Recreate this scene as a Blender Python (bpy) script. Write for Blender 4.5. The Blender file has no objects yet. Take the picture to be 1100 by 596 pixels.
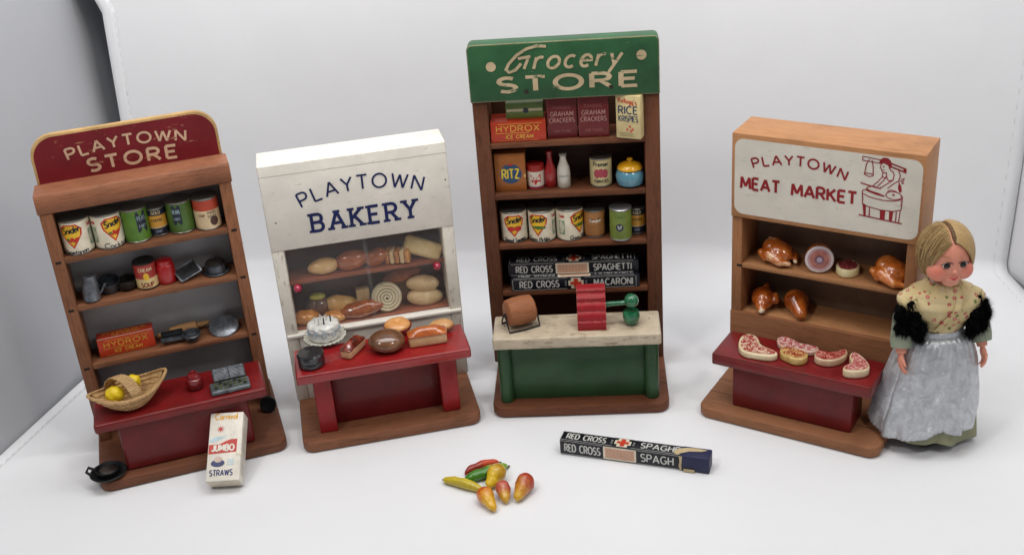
import bpy, bmesh, math, random
from math import sin, cos, pi, radians, sqrt, atan2, hypot
from mathutils import Vector, Matrix, noise, Quaternion

SC = bpy.context.scene
COL = SC.collection
random.seed(4)

# ------------------------------------------------------------------ camera
PITCH, ROLL, CAMH = 0.4584, -0.0789, 0.7076
F = Vector((0, cos(PITCH), -sin(PITCH))); U0 = Vector((0, sin(PITCH), cos(PITCH))); R0 = Vector((1, 0, 0))
RR = R0 * cos(ROLL) + U0 * sin(ROLL); UU = -R0 * sin(ROLL) + U0 * cos(ROLL)
cd = bpy.data.cameras.new('camera'); cam = bpy.data.objects.new('camera', cd); COL.objects.link(cam)
m = Matrix((RR, UU, -F)).transposed().to_4x4(); m.translation = Vector((0, 0, CAMH)); cam.matrix_world = m
cd.sensor_width = 36; cd.lens = 36 * 1260 / 1100; cd.clip_start = 0.02; cd.clip_end = 50
SC.camera = cam

# ------------------------------------------------------------------ world and lamps
w = bpy.data.worlds.new('World'); SC.world = w; w.use_nodes = True
bgn = w.node_tree.nodes['Background']; bgn.inputs[0].default_value = (0.93, 0.96, 1.0, 1); bgn.inputs[1].default_value = 0.15
def area(name, loc, target, size, power, col=(1, 1, 1), sy=None):
    l = bpy.data.lights.new(name, 'AREA'); l.shape = 'RECTANGLE'; l.size = size; l.size_y = sy or size
    l.energy = power; l.color = col
    o = bpy.data.objects.new(name, l); COL.objects.link(o); o.location = loc
    o.rotation_euler = (Vector(target) - Vector(loc)).to_track_quat('-Z', 'Y').to_euler(); return o
area('overhead_softbox', (0.05, 0.92, 1.52), (0.02, 1.42, 0.40), 1.25, 8.7, (1.0, 0.985, 0.965), 0.45)
area('backdrop_fill', (0.05, 1.10, 0.86), (0.05, 1.45, 0.55), 1.3, 3.2, (1, 1, 1), 0.14)  # added fill light, brightens the back wall only; not a fixture of the set
area('lamp_left', (-0.70, 0.30, 1.42), (0, 1.12, 0.1), 0.22, 5.0, (1, 0.965, 0.915))
area('lamp_right', (0.65, 0.25, 1.42), (0.05, 1.12, 0.1), 0.2, 3.9, (1, 0.965, 0.915))
SC.view_settings.view_transform = 'Standard'; SC.view_settings.look = 'None'
SC.view_settings.exposure = 0.0; SC.view_settings.gamma = 1.0
SC.cycles.max_bounces = 8

# ------------------------------------------------------------------ materials
_mc = {}
def lin(c):
    if isinstance(c, str):
        c = [int(c[i:i + 2], 16) / 255 for i in (0, 2, 4)]
        c = [x / 12.92 if x <= .04045 else ((x + .055) / 1.055) ** 2.4 for x in c]
    return (c[0], c[1], c[2], 1)
class NT:
    def __init__(s, name):
        s.m = bpy.data.materials.new(name); s.m.use_nodes = True; s.t = s.m.node_tree
        s.b = s.t.nodes['Principled BSDF']
    def n(s, typ, **kw):
        nd = s.t.nodes.new(typ)
        for k, v in kw.items():
            if k.startswith('i_'):
                key = k[2:]; key = int(key) if key.isdigit() else key
                nd.inputs[key].default_value = v
            else: setattr(nd, k, v)
        return nd
    def l(s, a, b): s.t.links.new(a, b)
    def coords(s, scale=(1, 1, 1), rot=(0, 0, 0)):
        c = s.n('ShaderNodeTexCoord'); mp = s.n('ShaderNodeMapping'); mp.inputs['Scale'].default_value = scale
        mp.inputs['Rotation'].default_value = rot; s.l(c.outputs['Object'], mp.inputs[0]); return mp.outputs[0]
    def noise(s, co, sc, det=4, rough=.55, dist=0):
        nd = s.n('ShaderNodeTexNoise'); nd.inputs['Scale'].default_value = sc; nd.inputs['Detail'].default_value = det
        nd.inputs['Roughness'].default_value = rough; nd.inputs['Distortion'].default_value = dist
        s.l(co, nd.inputs['Vector']); return nd.outputs[0]
    def ramp(s, fac, stops):
        r = s.n('ShaderNodeValToRGB'); e = r.color_ramp.elements
        e[0].position = stops[0][0]; e[0].color = lin(stops[0][1])
        e[1].position = stops[-1][0]; e[1].color = lin(stops[-1][1])
        for p, c in stops[1:-1]:
            x = e.new(p); x.color = lin(c)
        s.l(fac, r.inputs[0]); return r.outputs[0]
    def mix(s, fac, a, b, bt='MIX'):
        mx = s.n('ShaderNodeMix', data_type='RGBA', blend_type=bt)
        for inp, v in ((mx.inputs[0], fac), (mx.inputs[6], a), (mx.inputs[7], b)):
            if isinstance(v, bpy.types.NodeSocket): s.l(v, inp)
            elif isinstance(v, (int, float)): inp.default_value = v
            else: inp.default_value = lin(v)
        return mx.outputs[2]
    def bump(s, h, st=.3, d=.0005):
        b = s.n('ShaderNodeBump'); b.inputs['Strength'].default_value = st; b.inputs['Distance'].default_value = d
        s.l(h, b.inputs['Height']); s.l(b.outputs[0], s.b.inputs['Normal']); return b
    def edge(s, r=.0012, lo=.02, hi=.25, co=None, amt=.5):
        bv = s.n('ShaderNodeBevel'); bv.samples = 4; bv.inputs['Radius'].default_value = r
        g = s.n('ShaderNodeNewGeometry'); dt = s.n('ShaderNodeVectorMath', operation='DOT_PRODUCT')
        s.l(bv.outputs[0], dt.inputs[0]); s.l(g.outputs['Normal'], dt.inputs[1])
        inv = s.n('ShaderNodeMath', operation='SUBTRACT'); inv.inputs[0].default_value = 1; s.l(dt.outputs['Value'], inv.inputs[1])
        nz = s.noise(co, 140, 3, .7)
        mu = s.n('ShaderNodeMath', operation='MULTIPLY'); s.l(inv.outputs[0], mu.inputs[0])
        mr0 = s.n('ShaderNodeMapRange'); s.l(nz, mr0.inputs[0]); mr0.inputs[1].default_value = .5 - amt * .35; mr0.inputs[2].default_value = .55
        s.l(mr0.outputs[0], mu.inputs[1])
        mr = s.n('ShaderNodeMapRange'); s.l(mu.outputs[0], mr.inputs[0]); mr.inputs[1].default_value = lo; mr.inputs[2].default_value = hi
        return mr.outputs[0]
    def rough(s, v, spec=.5):
        s.b.inputs['Roughness'].default_value = v; s.b.inputs['Specular IOR Level'].default_value = spec
def cached(f):
    def g(*a, **k):
        key = (f.__name__, a, tuple(sorted(k.items())))
        if key not in _mc: _mc[key] = f(*a, **k)
        return _mc[key]
    return g
@cached
def wood(light, dark, axis='x', rough=.5, dirt=.5, sc=1.0):
    t = NT('wood'); s = {'x': (1, 9, 9), 'y': (9, 1, 9), 'z': (9, 9, 1)}[axis]
    s = tuple(1 if v == 1 else 14 for v in s); co = t.coords(tuple(v * sc for v in s)); oi = t.n('ShaderNodeObjectInfo'); ofs = t.n('ShaderNodeVectorMath', operation='ADD'); t.l(co, ofs.inputs[0]); t.l(oi.outputs['Random'], ofs.inputs[1]); co = ofs.outputs[0]
    n1 = t.noise(co, 14, 5, .6, 1.2); n2 = t.noise(co, 60, 6, .75, .4)
    c1 = t.ramp(n1, [(.3, dark), (.48, light), (.58, light), (.7, dark)])
    c2 = t.mix(.6, c1, t.ramp(n2, [(.3, dark), (.65, light)]))
    co2 = t.coords(); st = t.noise(co2, 22, 4, .6)
    c3 = t.mix(t.ramp(st, [(.52, (0, 0, 0)), (.8, (dirt * .8,) * 3)]), c2, tuple(v * .35 for v in lin(dark)[:3]))
    hs = t.n('ShaderNodeHueSaturation'); mrv = t.n('ShaderNodeMapRange'); t.l(oi.outputs['Random'], mrv.inputs[0]); mrv.inputs[3].default_value = .82; mrv.inputs[4].default_value = 1.16; t.l(mrv.outputs[0], hs.inputs['Value']); hs.inputs['Saturation'].default_value = .93; t.l(c3, hs.inputs['Color'])
    t.l(hs.outputs[0], t.b.inputs['Base Color']); t.rough(rough, .22)
    t.bump(n2, .35, .0006); return t.m
@cached
def paint(col, rough=.4, var=.12, under='c9a878', wear=0, edge=0, grain='x', coat=0, spec=.3, edgew=.0012):
    t = NT('paint'); c = lin(col); co = t.coords()
    n1 = t.noise(co, 30, 5, .6)
    dk = tuple(v * (1 - var * 2.2) for v in c[:3]); lt = tuple(min(1, v * (1 + var)) for v in c[:3])
    base = t.ramp(n1, [(.3, dk), (.7, lt)])
    s = {'x': (1, 12, 12), 'y': (12, 1, 12), 'z': (12, 12, 1)}[grain]
    g = t.noise(t.coords(s), 40, 4, .6)
    if wear:
        n2 = t.noise(t.coords(tuple(1 + (v - 1) * .25 for v in s)), 55, 5, .75)
        base = t.mix(t.ramp(n2, [(.72 - wear * .24, (0, 0, 0)), (.80 - wear * .24, (1, 1, 1))]), base, under)
    if edge: base = t.mix(t.edge(edgew * 2, .01, .09, co, edge), base, under)
    t.l(base, t.b.inputs['Base Color']); t.rough(rough, spec); t.bump(g, .18, .0004)
    rr = t.n('ShaderNodeMapRange'); t.l(n1, rr.inputs[0]); rr.inputs[3].default_value = rough - .1; rr.inputs[4].default_value = rough + .14
    t.l(rr.outputs[0], t.b.inputs['Roughness'])
    if coat: t.b.inputs['Coat Weight'].default_value = coat; t.b.inputs['Coat Roughness'].default_value = .15
    return t.m
@cached
def print_(col, rough=.42, var=.1, scuff=.0, under='d8cdb4'):
    t = NT('printed_paper'); c = lin(col); co = t.coords()
    n1 = t.noise(co, 90, 5, .65)
    base = t.ramp(n1, [(.3, tuple(v * (1 - var * 1.8) for v in c[:3])), (.7, tuple(min(1, v * (1 + var)) for v in c[:3]))])
    if scuff:
        n2 = t.noise(co, 260, 4, .7)
        base = t.mix(t.ramp(n2, [(.7 - scuff * .14, (0, 0, 0)), (.73 - scuff * .14, (1, 1, 1))]), base, under)
    t.l(base, t.b.inputs['Base Color']); t.rough(rough, .45); return t.m
@cached
def glaze(c1, c2, c3=None, sc=60, rough=.16, bump=.3, p=(.35, .55, .68), sss=0, coat=.6):
    t = NT('glazed'); co = t.coords(); n = t.noise(co, sc, 5, .6, .4)
    st = [(p[0], c1), (p[1], c2)] + ([(p[2], c3)] if c3 else [])
    t.l(t.ramp(n, st), t.b.inputs['Base Color']); t.rough(rough, .5)
    t.b.inputs['Coat Weight'].default_value = coat; t.b.inputs['Coat Roughness'].default_value = .08
    t.bump(t.noise(co, sc * 3, 3, .6), bump, .0005); return t.m
@cached
def pewter(col='3a3d42', rough=.42):
    t = NT('pewter'); co = t.coords(); n = t.noise(co, 120, 5, .65); c = lin(col)
    t.l(t.ramp(n, [(.3, tuple(v * .35 for v in c[:3])), (.6, col), (.8, tuple(min(1, v * 2.2) for v in c[:3]))]), t.b.inputs['Base Color'])
    t.rough(rough); t.b.inputs['Metallic'].default_value = .55; t.bump(n, .3, .0006); return t.m
@cached
def plain(col, rough=.5, metal=0, spec=.5):
    t = NT('plain'); co = t.coords(); n = t.noise(co, 150, 3, .5); c = lin(col)
    t.l(t.ramp(n, [(.3, tuple(v * .88 for v in c[:3])), (.7, tuple(min(1, v * 1.07) for v in c[:3]))]), t.b.inputs['Base Color'])
    t.rough(rough, spec); t.b.inputs['Metallic'].default_value = metal; return t.m

# ------------------------------------------------------------------ mesh builder
class MB:
    def __init__(s): s.V = []; s.Fc = []; s.mi = []; s.mats = []; s.uv = None
    def m(s, mat):
        if mat not in s.mats: s.mats.append(mat)
        return s.mats.index(mat)
    def add(s, V, Fs, mat, M=None):
        o = len(s.V); i = s.m(mat)
        s.V += [tuple(M @ Vector(v)) if M is not None else tuple(v) for v in V]
        s.Fc += [tuple(o + k for k in f) for f in Fs]; s.mi += [i] * len(Fs)
    def addbm(s, bm, mat, M=None):
        bm.verts.index_update()
        s.add([v.co[:] for v in bm.verts], [[v.index for v in f.verts] for f in bm.faces], mat, M); bm.free()
    def box(s, x0, x1, y0, y1, z0, z1, mat, bev=.0008, M=None, seg=2):
        bm = bmesh.new(); bmesh.ops.create_cube(bm, size=1)
        for v in bm.verts: v.co = Vector((x0 + (v.co.x + .5) * (x1 - x0), y0 + (v.co.y + .5) * (y1 - y0), z0 + (v.co.z + .5) * (z1 - z0)))
        if bev: bmesh.ops.bevel(bm, geom=bm.edges[:], offset=bev, segments=seg, affect='EDGES', profile=.5)
        s.addbm(bm, mat, M)
    def prism(s, pts, z0, z1, mat, bev=0, M=None, seg=2):
        """outline in xy, extruded z0..z1, M maps it"""
        bm = bmesh.new(); b = [bm.verts.new((p[0], p[1], z0)) for p in pts]; t = [bm.verts.new((p[0], p[1], z1)) for p in pts]
        n = len(pts); bm.faces.new(b[::-1]); bm.faces.new(t)
        for i in range(n): bm.faces.new((b[i], b[(i + 1) % n], t[(i + 1) % n], t[i]))
        bmesh.ops.recalc_face_normals(bm, faces=bm.faces[:])
        if bev:
            ed = [e for e in bm.edges if abs(e.verts[0].co.z - e.verts[1].co.z) < 1e-9]
            bmesh.ops.bevel(bm, geom=ed, offset=bev, segments=seg, affect='EDGES', profile=.5)
        s.addbm(bm, mat, M)
    def lathe(s, prof, mat, seg=40, M=None, sy=1, wob=0):
        V = []; Fs = []; n = len(prof)
        for i in range(seg):
            a = 2 * pi * i / seg
            for r, z in prof:
                rr = r * (1 + wob * sin(3 * a + z * 300)); V.append((rr * cos(a), rr * sin(a) * sy, z))
        for i in range(seg):
            j = (i + 1) % seg
            for k in range(n - 1): Fs.append((i * n + k, j * n + k, j * n + k + 1, i * n + k + 1))
        if prof[0][0] > 1e-6: Fs.append(tuple(i * n for i in range(seg))[::-1])
        if prof[-1][0] > 1e-6: Fs.append(tuple(i * n + n - 1 for i in range(seg)))
        s.add(V, Fs, mat, M)
    def ell(s, c, r, mat, M=None, amp=0, fr=80, sub=3, seed=0, fn=None):
        bm = bmesh.new(); bmesh.ops.create_icosphere(bm, subdivisions=sub, radius=1)
        for v in bm.verts:
            p = v.co.copy(); q = Vector((p.x * r[0], p.y * r[1], p.z * r[2]))
            if amp: q += p * amp * noise.noise((q + Vector((seed * 3.1, seed, 0))) * fr)
            if fn: q = fn(q)
            v.co = q + Vector(c)
        s.addbm(bm, mat, M)
    def tube(s, pts, rad, mat, seg=10, M=None, flat=1):
        pts = [Vector(p) for p in pts]; n = len(pts); R = rad if isinstance(rad, (list, tuple)) else [rad] * n
        V = []; Fs = []; up = Vector((0, 0, 1)); prev = None
        for i, p in enumerate(pts):
            d = (pts[min(i + 1, n - 1)] - pts[max(i - 1, 0)]).normalized()
            a = prev if prev is not None else (up if abs(d.z) < .9 else Vector((1, 0, 0)))
            x = (a - d * a.dot(d)).normalized(); y = d.cross(x); prev = x
            for k in range(seg):
                t = 2 * pi * k / seg; V.append(p + x * cos(t) * R[i] * flat + y * sin(t) * R[i])
        for i in range(n - 1):
            for k in range(seg):
                l = (k + 1) % seg; Fs.append((i * seg + k, i * seg + l, (i + 1) * seg + l, (i + 1) * seg + k))
        Fs.append(tuple(range(seg))[::-1]); Fs.append(tuple((n - 1) * seg + k for k in range(seg)))
        s.add(V, Fs, mat, M)
    def grid(s, nu, nv, fn, mat, closed=False, uv=False):
        o = len(s.V); V = [fn(i / (nu - (0 if closed else 1)), j / (nv - 1)) for i in range(nu) for j in range(nv)]; Fs = []
        for i in range(nu if closed else nu - 1):
            for j in range(nv - 1):
                a = i * nv + j; b = ((i + 1) % nu) * nv + j; Fs.append((a, b, b + 1, a + 1))
        s.add(V, Fs, mat)
        if uv:
            s.uv = s.uv or {}
            for i in range(nu):
                for j in range(nv): s.uv[o + i * nv + j] = (i / nu, j / (nv - 1))
    def build(s, name, parent=None, ang=38, mods=(), loc=None, rot=None):
        me = bpy.data.meshes.new(name); me.from_pydata(s.V, [], s.Fc)
        for mt in s.mats: me.materials.append(mt)
        me.polygons.foreach_set('material_index', s.mi); me.polygons.foreach_set('use_smooth', [True] * len(s.Fc))
        if s.uv:
            ul = me.uv_layers.new(name='UVMap')
            for lp in me.loops: ul.data[lp.index].uv = s.uv.get(lp.vertex_index, (0, 0))
        me.validate(); me.update(); me.set_sharp_from_angle(angle=radians(ang))
        o = bpy.data.objects.new(name, me); COL.objects.link(o)
        if parent: o.parent = parent
        if loc is not None: o.location = loc
        if rot is not None: o.rotation_euler = rot
        for mname, kw in mods:
            md = o.modifiers.new(mname, mname)
            for k, v in kw.items(): setattr(md, k, v)
        return o
def remesh(v, it=3): return (('REMESH', dict(mode='VOXEL', voxel_size=v, use_smooth_shade=True)), ('SMOOTH', dict(iterations=it, factor=.5)))
def tag(o, label, cat, group=None, kind=None):
    if label: o['label'] = label
    if cat: o['category'] = cat
    if group: o['group'] = group
    if kind: o['kind'] = kind
    return o
def empty(name, loc, rz=0, rot=None):
    o = bpy.data.objects.new(name, None); COL.objects.link(o); o.location = loc
    o.rotation_euler = rot if rot else (0, 0, rz); o.empty_display_size = .01; return o

# ------------------------------------------------------------------ stroke lettering
def arc(cx, cy, rx, ry, a0, a1, n=12):
    return [(cx + rx * cos(radians(a0 + (a1 - a0) * i / n)), cy + ry * sin(radians(a0 + (a1 - a0) * i / n))) for i in range(n + 1)]
G = {
 'A': (.8, [[(0, 0), (.4, 1)], [(.4, 1), (.8, 0)], [(.13, .32), (.67, .32)]]),
 'B': (.66, [[(0, 0), (0, 1)], [(0, 1)] + arc(.36, .76, .24, .24, 90, -90, 10) + [(0, .52)], [(0, .52)] + arc(.38, .26, .27, .26, 90, -90, 10) + [(0, 0)]]),
 'C': (.74, [arc(.42, .5, .42, .5, 48, 312, 20)]),
 'D': (.72, [[(0, 0), (0, 1)], [(0, 1)] + arc(.3, .5, .42, .5, 90, -90, 16) + [(0, 0)]]),
 'E': (.56, [[(0, 0), (0, 1)], [(0, 1), (.56, 1)], [(0, .52), (.48, .52)], [(0, 0), (.56, 0)]]),
 'F': (.56, [[(0, 0), (0, 1)], [(0, 1), (.56, 1)], [(0, .52), (.48, .52)]]),
 'G': (.8, [arc(.42, .5, .42, .5, 48, 330, 20) + [(.8, .45)], [(.5, .45), (.82, .45)]]),
 'H': (.66, [[(0, 0), (0, 1)], [(.66, 0), (.66, 1)], [(0, .52), (.66, .52)]]),
 'I': (0, [[(0, 0), (0, 1)]]),
 'J': (.45, [[(.45, 1), (.45, .25)] + arc(.22, .25, .23, .25, 0, -170, 10)]),
 'K': (.66, [[(0, 0), (0, 1)], [(.62, 1), (.02, .42)], [(.2, .58), (.66, 0)]]),
 'L': (.52, [[(0, 1), (0, 0)], [(0, 0), (.52, 0)]]),
 'M': (.86, [[(0, 0), (.06, 1)], [(.06, 1), (.43, .2)], [(.43, .2), (.8, 1)], [(.8, 1), (.86, 0)]]),
 'N': (.7, [[(0, 0), (0, 1)], [(0, 1), (.7, 0)], [(.7, 0), (.7, 1)]]),
 'O': (.92, [arc(.46, .5, .46, .5, 0, 360, 28)]),
 'P': (.62, [[(0, 0), (0, 1)], [(0, 1)] + arc(.34, .73, .27, .27, 90, -90, 12) + [(0, .46)]]),
 'R': (.66, [[(0, 0), (0, 1)], [(0, 1)] + arc(.34, .74, .27, .26, 90, -90, 12) + [(0, .48)], [(.3, .48), (.66, 0)]]),
 'S': (.6, [arc(.3, .75, .28, .25, 40, 270, 14) + arc(.3, .25, .3, .25, 90, -140, 14)]),
 'T': (.68, [[(.34, 0), (.34, 1)], [(0, 1), (.68, 1)]]),
 'U': (.66, [[(0, 1), (0, .33)] + arc(.33, .33, .33, .33, 180, 360, 12) + [(.66, 1)]]),
 'V': (.74, [[(0, 1), (.37, 0)], [(.37, 0), (.74, 1)]]),
 'W': (1.05, [[(0, 1), (.26, 0)], [(.26, 0), (.52, .95)], [(.52, .95), (.79, 0)], [(.79, 0), (1.05, 1)]]),
 'X': (.68, [[(0, 0), (.68, 1)], [(0, 1), (.68, 0)]]),
 'Y': (.7, [[(0, 1), (.35, .48)], [(.7, 1), (.35, .48)], [(.35, .5), (.35, 0)]]),
 'Z': (.64, [[(0, 1), (.62, 1)], [(.62, 1), (0, 0)], [(0, 0), (.64, 0)]]),
 '5': (.56, [[(.52, 1), (.08, 1), (.04, .55)] + arc(.27, .32, .29, .3, 120, -140, 14)]),
 '7': (.56, [[(0, 1), (.56, 1), (.2, 0)]]),
 "'": (.05, [[(.03, 1), (0, .8)]]), '.': (.05, [[(0, 0), (.04, .04)]]), '&': (.6, [arc(.28, .78, .18, .2, -40, 220, 12) + [(.6, 0)], arc(.25, .27, .25, .27, 120, 380, 12)]),
 'a': (.46, [arc(.22, .28, .22, .28, 20, 340, 16), [(.45, .56), (.45, 0)]]),
 'b': (.46, [[(0, 1), (0, 0)], arc(.23, .28, .22, .28, 160, -160, 16)]),
 'c': (.42, [arc(.23, .28, .22, .28, 50, 310, 14)]),
 'd': (.46, [arc(.22, .28, .22, .28, 20, 340, 16), [(.45, 1), (.45, 0)]]),
 'e': (.44, [[(.02, .3), (.43, .3)] + arc(.22, .28, .21, .28, 5, 310, 16)]),
 'g': (.46, [arc(.22, .28, .22, .28, 20, 340, 16), [(.45, .56), (.45, -.15)] + arc(.22, -.15, .22, .18, 0, -150, 8)]),
 'i': (.04, [[(0, .55), (0, 0)], [(0, .75), (.02, .8)]]),
 'k': (.38, [[(0, 1), (0, 0)], [(.34, .56), (.02, .22)], [(.12, .32), (.38, 0)]]),
 'h': (.42, [[(0, 1), (0, 0)], arc(.21, .34, .21, .22, 180, 0, 10) + [(.42, 0)]]),
 'l': (.02, [[(0, 1), (0, 0)]]),
 'm': (.74, [[(0, .56), (0, 0)], arc(.18, .36, .18, .2, 180, 0, 8) + [(.36, 0)], arc(.55, .36, .18, .2, 180, 0, 8) + [(.74, 0)]]),
 'n': (.42, [[(0, .56), (0, 0)], arc(.21, .34, .21, .22, 180, 0, 10) + [(.42, 0)]]),
 'o': (.48, [arc(.24, .28, .24, .28, 0, 360, 20)]),
 'p': (.46, [[(0, .56), (0, -.35)], arc(.23, .28, .22, .28, 160, -160, 16)]),
 'r': (.3, [[(0, .56), (0, 0)], arc(.2, .32, .2, .24, 180, 60, 8)]),
 's': (.36, [arc(.18, .42, .16, .14, 40, 270, 10) + arc(.18, .14, .18, .14, 90, -140, 10)]),
 't': (.32, [[(.14, .85), (.14, .1), (.3, .02)], [(0, .56), (.3, .56)]]),
 'v': (.42, [[(0, .56), (.21, 0)], [(.21, 0), (.42, .56)]]),
 'y': (.42, [[(0, .56), (.22, .02)], [(.44, .56), (.08, -.36)]]),
}
_lay = [0]
AX = [1.0]
def stroke(mb, pts, hw, mat, mf, maxseg=None, lift=0):
    """flat ribbon along pts (2D), mf(x,y,lift)->3D"""
    P = [Vector(p) for p in pts]; closed = (P[0] - P[-1]).length < 1e-7 and len(P) > 3
    if maxseg:
        Q = [P[0]]
        for a, b in zip(P, P[1:]):
            k = max(1, math.ceil((b - a).length / maxseg))
            for i in range(1, k + 1): Q.append(a.lerp(b, i / k))
        P = Q
    n = len(P); L = []; Rr = []
    for i in range(n):
        if closed: a = P[i - 1] if i else P[-2]; b = P[i + 1] if i < n - 1 else P[1]
        else: a = P[max(i - 1, 0)]; b = P[min(i + 1, n - 1)]
        d1 = (P[i] - a); d2 = (b - P[i])
        d1 = d1.normalized() if d1.length > 1e-9 else None; d2 = d2.normalized() if d2.length > 1e-9 else None
        d = ((d1 or d2) + (d2 or d1)); d = d.normalized() if d.length > 1e-3 else (d1 or d2)
        c = d.dot(d1 or d2); k = 1 / max(.5, c); nn = Vector((-d.y * AX[0], d.x)) * hw * k
        L.append(P[i] + nn); Rr.append(P[i] - nn)
    _lay[0] = (_lay[0] + 1) % 7; lf = lift + _lay[0] * 3e-5
    V = [mf(p.x, p.y, lf) for p in L] + [mf(p.x, p.y, lf) for p in Rr]
    mb.add(V, [(n + i, n + i + 1, i + 1, i) for i in range(n - 1)], mat)
def poly(mb, pts, mat, mf, lift=0, sub=0):
    cx = sum(p[0] for p in pts) / len(pts); cy = sum(p[1] for p in pts) / len(pts); n = len(pts)
    if not sub:
        V = [mf(*p, lift) for p in pts]; mb.add(V, [tuple(range(n))], mat); return
    rings = sub + 1; V = [mf(cx, cy, lift)]; Fs = []
    for r in range(1, rings + 1):
        for p in pts: V.append(mf(cx + (p[0] - cx) * r / rings, cy + (p[1] - cy) * r / rings, lift))
    for i in range(n):
        j = (i + 1) % n; Fs.append((0, 1 + i, 1 + j))
        for r in range(rings - 1): a = 1 + r * n; Fs.append((a + i, a + n + i, a + n + j, a + j))
    mb.add(V, Fs, mat)
def rect(x0, x1, y0, y1, n=6):
    return [(x0 + (x1 - x0) * i / n, y0) for i in range(n)] + [(x1, y0 + (y1 - y0) * i / 2) for i in range(2)] + [(x1 - (x1 - x0) * i / n, y1) for i in range(n)] + [(x0, y1 - (y1 - y0) * i / 2) for i in range(2)]
def rrect(x0, x1, y0, y1, r, n=6, corners=(1, 1, 1, 1)):
    out = []
    for k, (cx, cy, a) in enumerate(((x1 - r, y0 + r, -90), (x1 - r, y1 - r, 0), (x0 + r, y1 - r, 90), (x0 + r, y0 + r, 180))):
        if corners[k]: out += arc(cx, cy, r, r, a, a + 90, n)
        else: out.append(((x1, y0), (x1, y1), (x0, y1), (x0, y0))[k])
    return out
def text(mb, s, x0, x1, y, h, wt, mat, mf, gap=.28, slant=0, bow=0, serif=0, maxseg=None, lift=.0001, wsc=None, space=.45, tilt=0):
    """fit string s between x0 and x1 (centres of outer strokes), cap height h, stroke half width wt, bow = rise at the middle"""
    ws = []; tot = 0
    for i, ch in enumerate(s):
        wd = space if ch == ' ' else G[ch][0]
        ws.append((tot, wd)); tot += wd + (gap if i < len(s) - 1 else 0)
    k = (x1 - x0) / tot if tot else h; xc = (x0 + x1) / 2; half = (x1 - x0) / 2
    for (t0, wd), ch in zip(ws, s):
        if ch == ' ': continue
        cx = x0 + (t0 + wd / 2) * k; q = (cx - xc) / half
        dy = bow * (1 - q * q); rot = atan2(-2 * bow * q / half, 1) if bow else 0
        cr, sr = cos(rot), sin(rot)
        def tp(p):
            px = (p[0] - wd / 2) * k + slant * (p[1]) * h; py = p[1] * h
            return (cx + px * cr - py * sr, y + dy + tilt * (cx - xc) + px * sr + py * cr)
        for pl in G[ch][1]:
            stroke(mb, [tp(p) for p in pl], wt, mat, mf, maxseg, lift)
            if serif and ch != 'O':
                for e in (pl[0], pl[-1]):
                    if len(pl) == 2 and e[1] in (0, 1) and abs(pl[0][1] - pl[1][1]) > .4:
                        stroke(mb, [tp((e[0] - serif, e[1])), tp((e[0] + serif, e[1]))], wt * .8, mat, mf, maxseg, lift)
def fplane(y, s=1): return lambda u, v, l: (u, y - l, v)                # front face looking -y
def tplane(z): return lambda u, v, l: (u, v, z + l)
def cyl(r, a0=0): return lambda u, v, l: ((r + l) * sin(u / r + a0), -(r + l) * cos(u / r + a0), v)

# ------------------------------------------------------------------ setting: light tent with a white cloth sweep
def fabric(col, sc=1.0, rough=.85, st=.25):
    t = NT('tent_cloth'); co = t.coords(); c = lin(col)
    n = t.noise(co, 3.2, 5, .6); n2 = t.noise(co, 420, 3, .6)
    vo = t.n('ShaderNodeTexVoronoi'); vo.inputs['Scale'].default_value = 26; t.l(co, vo.inputs['Vector']); sc3 = t.n('ShaderNodeSeparateColor'); t.l(vo.outputs['Color'], sc3.inputs[0]); thr = t.n('ShaderNodeMath', operation='MULTIPLY'); t.l(sc3.outputs[0], thr.inputs[0]); thr.inputs[1].default_value = .022; lt = t.n('ShaderNodeMath', operation='LESS_THAN'); t.l(vo.outputs['Distance'], lt.inputs[0]); t.l(thr.outputs[0], lt.inputs[1])
    t.l(t.mix(lt.outputs[0], t.ramp(n, [(.3, tuple(v * .955 for v in c[:3])), (.7, col)]), (.30, .29, .28)), t.b.inputs['Base Color'])
    t.rough(rough, .25)
    big = t.noise(t.coords((1, 1, .6)), 5, 3, .5)
    b1 = t.n('ShaderNodeBump'); b1.inputs['Strength'].default_value = .5; b1.inputs['Distance'].default_value = .010; t.l(big, b1.inputs['Height'])
    b2 = t.n('ShaderNodeBump'); b2.inputs['Strength'].default_value = st; b2.inputs['Distance'].default_value = .0004; t.l(n2, b2.inputs['Height'])
    t.l(b1.outputs[0], b2.inputs['Normal']); t.l(b2.outputs[0], t.b.inputs['Normal']); return t.m
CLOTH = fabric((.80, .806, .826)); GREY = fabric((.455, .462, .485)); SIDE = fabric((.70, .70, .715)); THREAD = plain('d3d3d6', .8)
def yback(x): return 1.45 - (x + .48) * (1.45 - 1.342) / 1.117
def xleft(y): return -.578 + (y - 1.09) * .30
def xright(y): return .637 - (y - 1.342) * .16
RAD = .065
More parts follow.
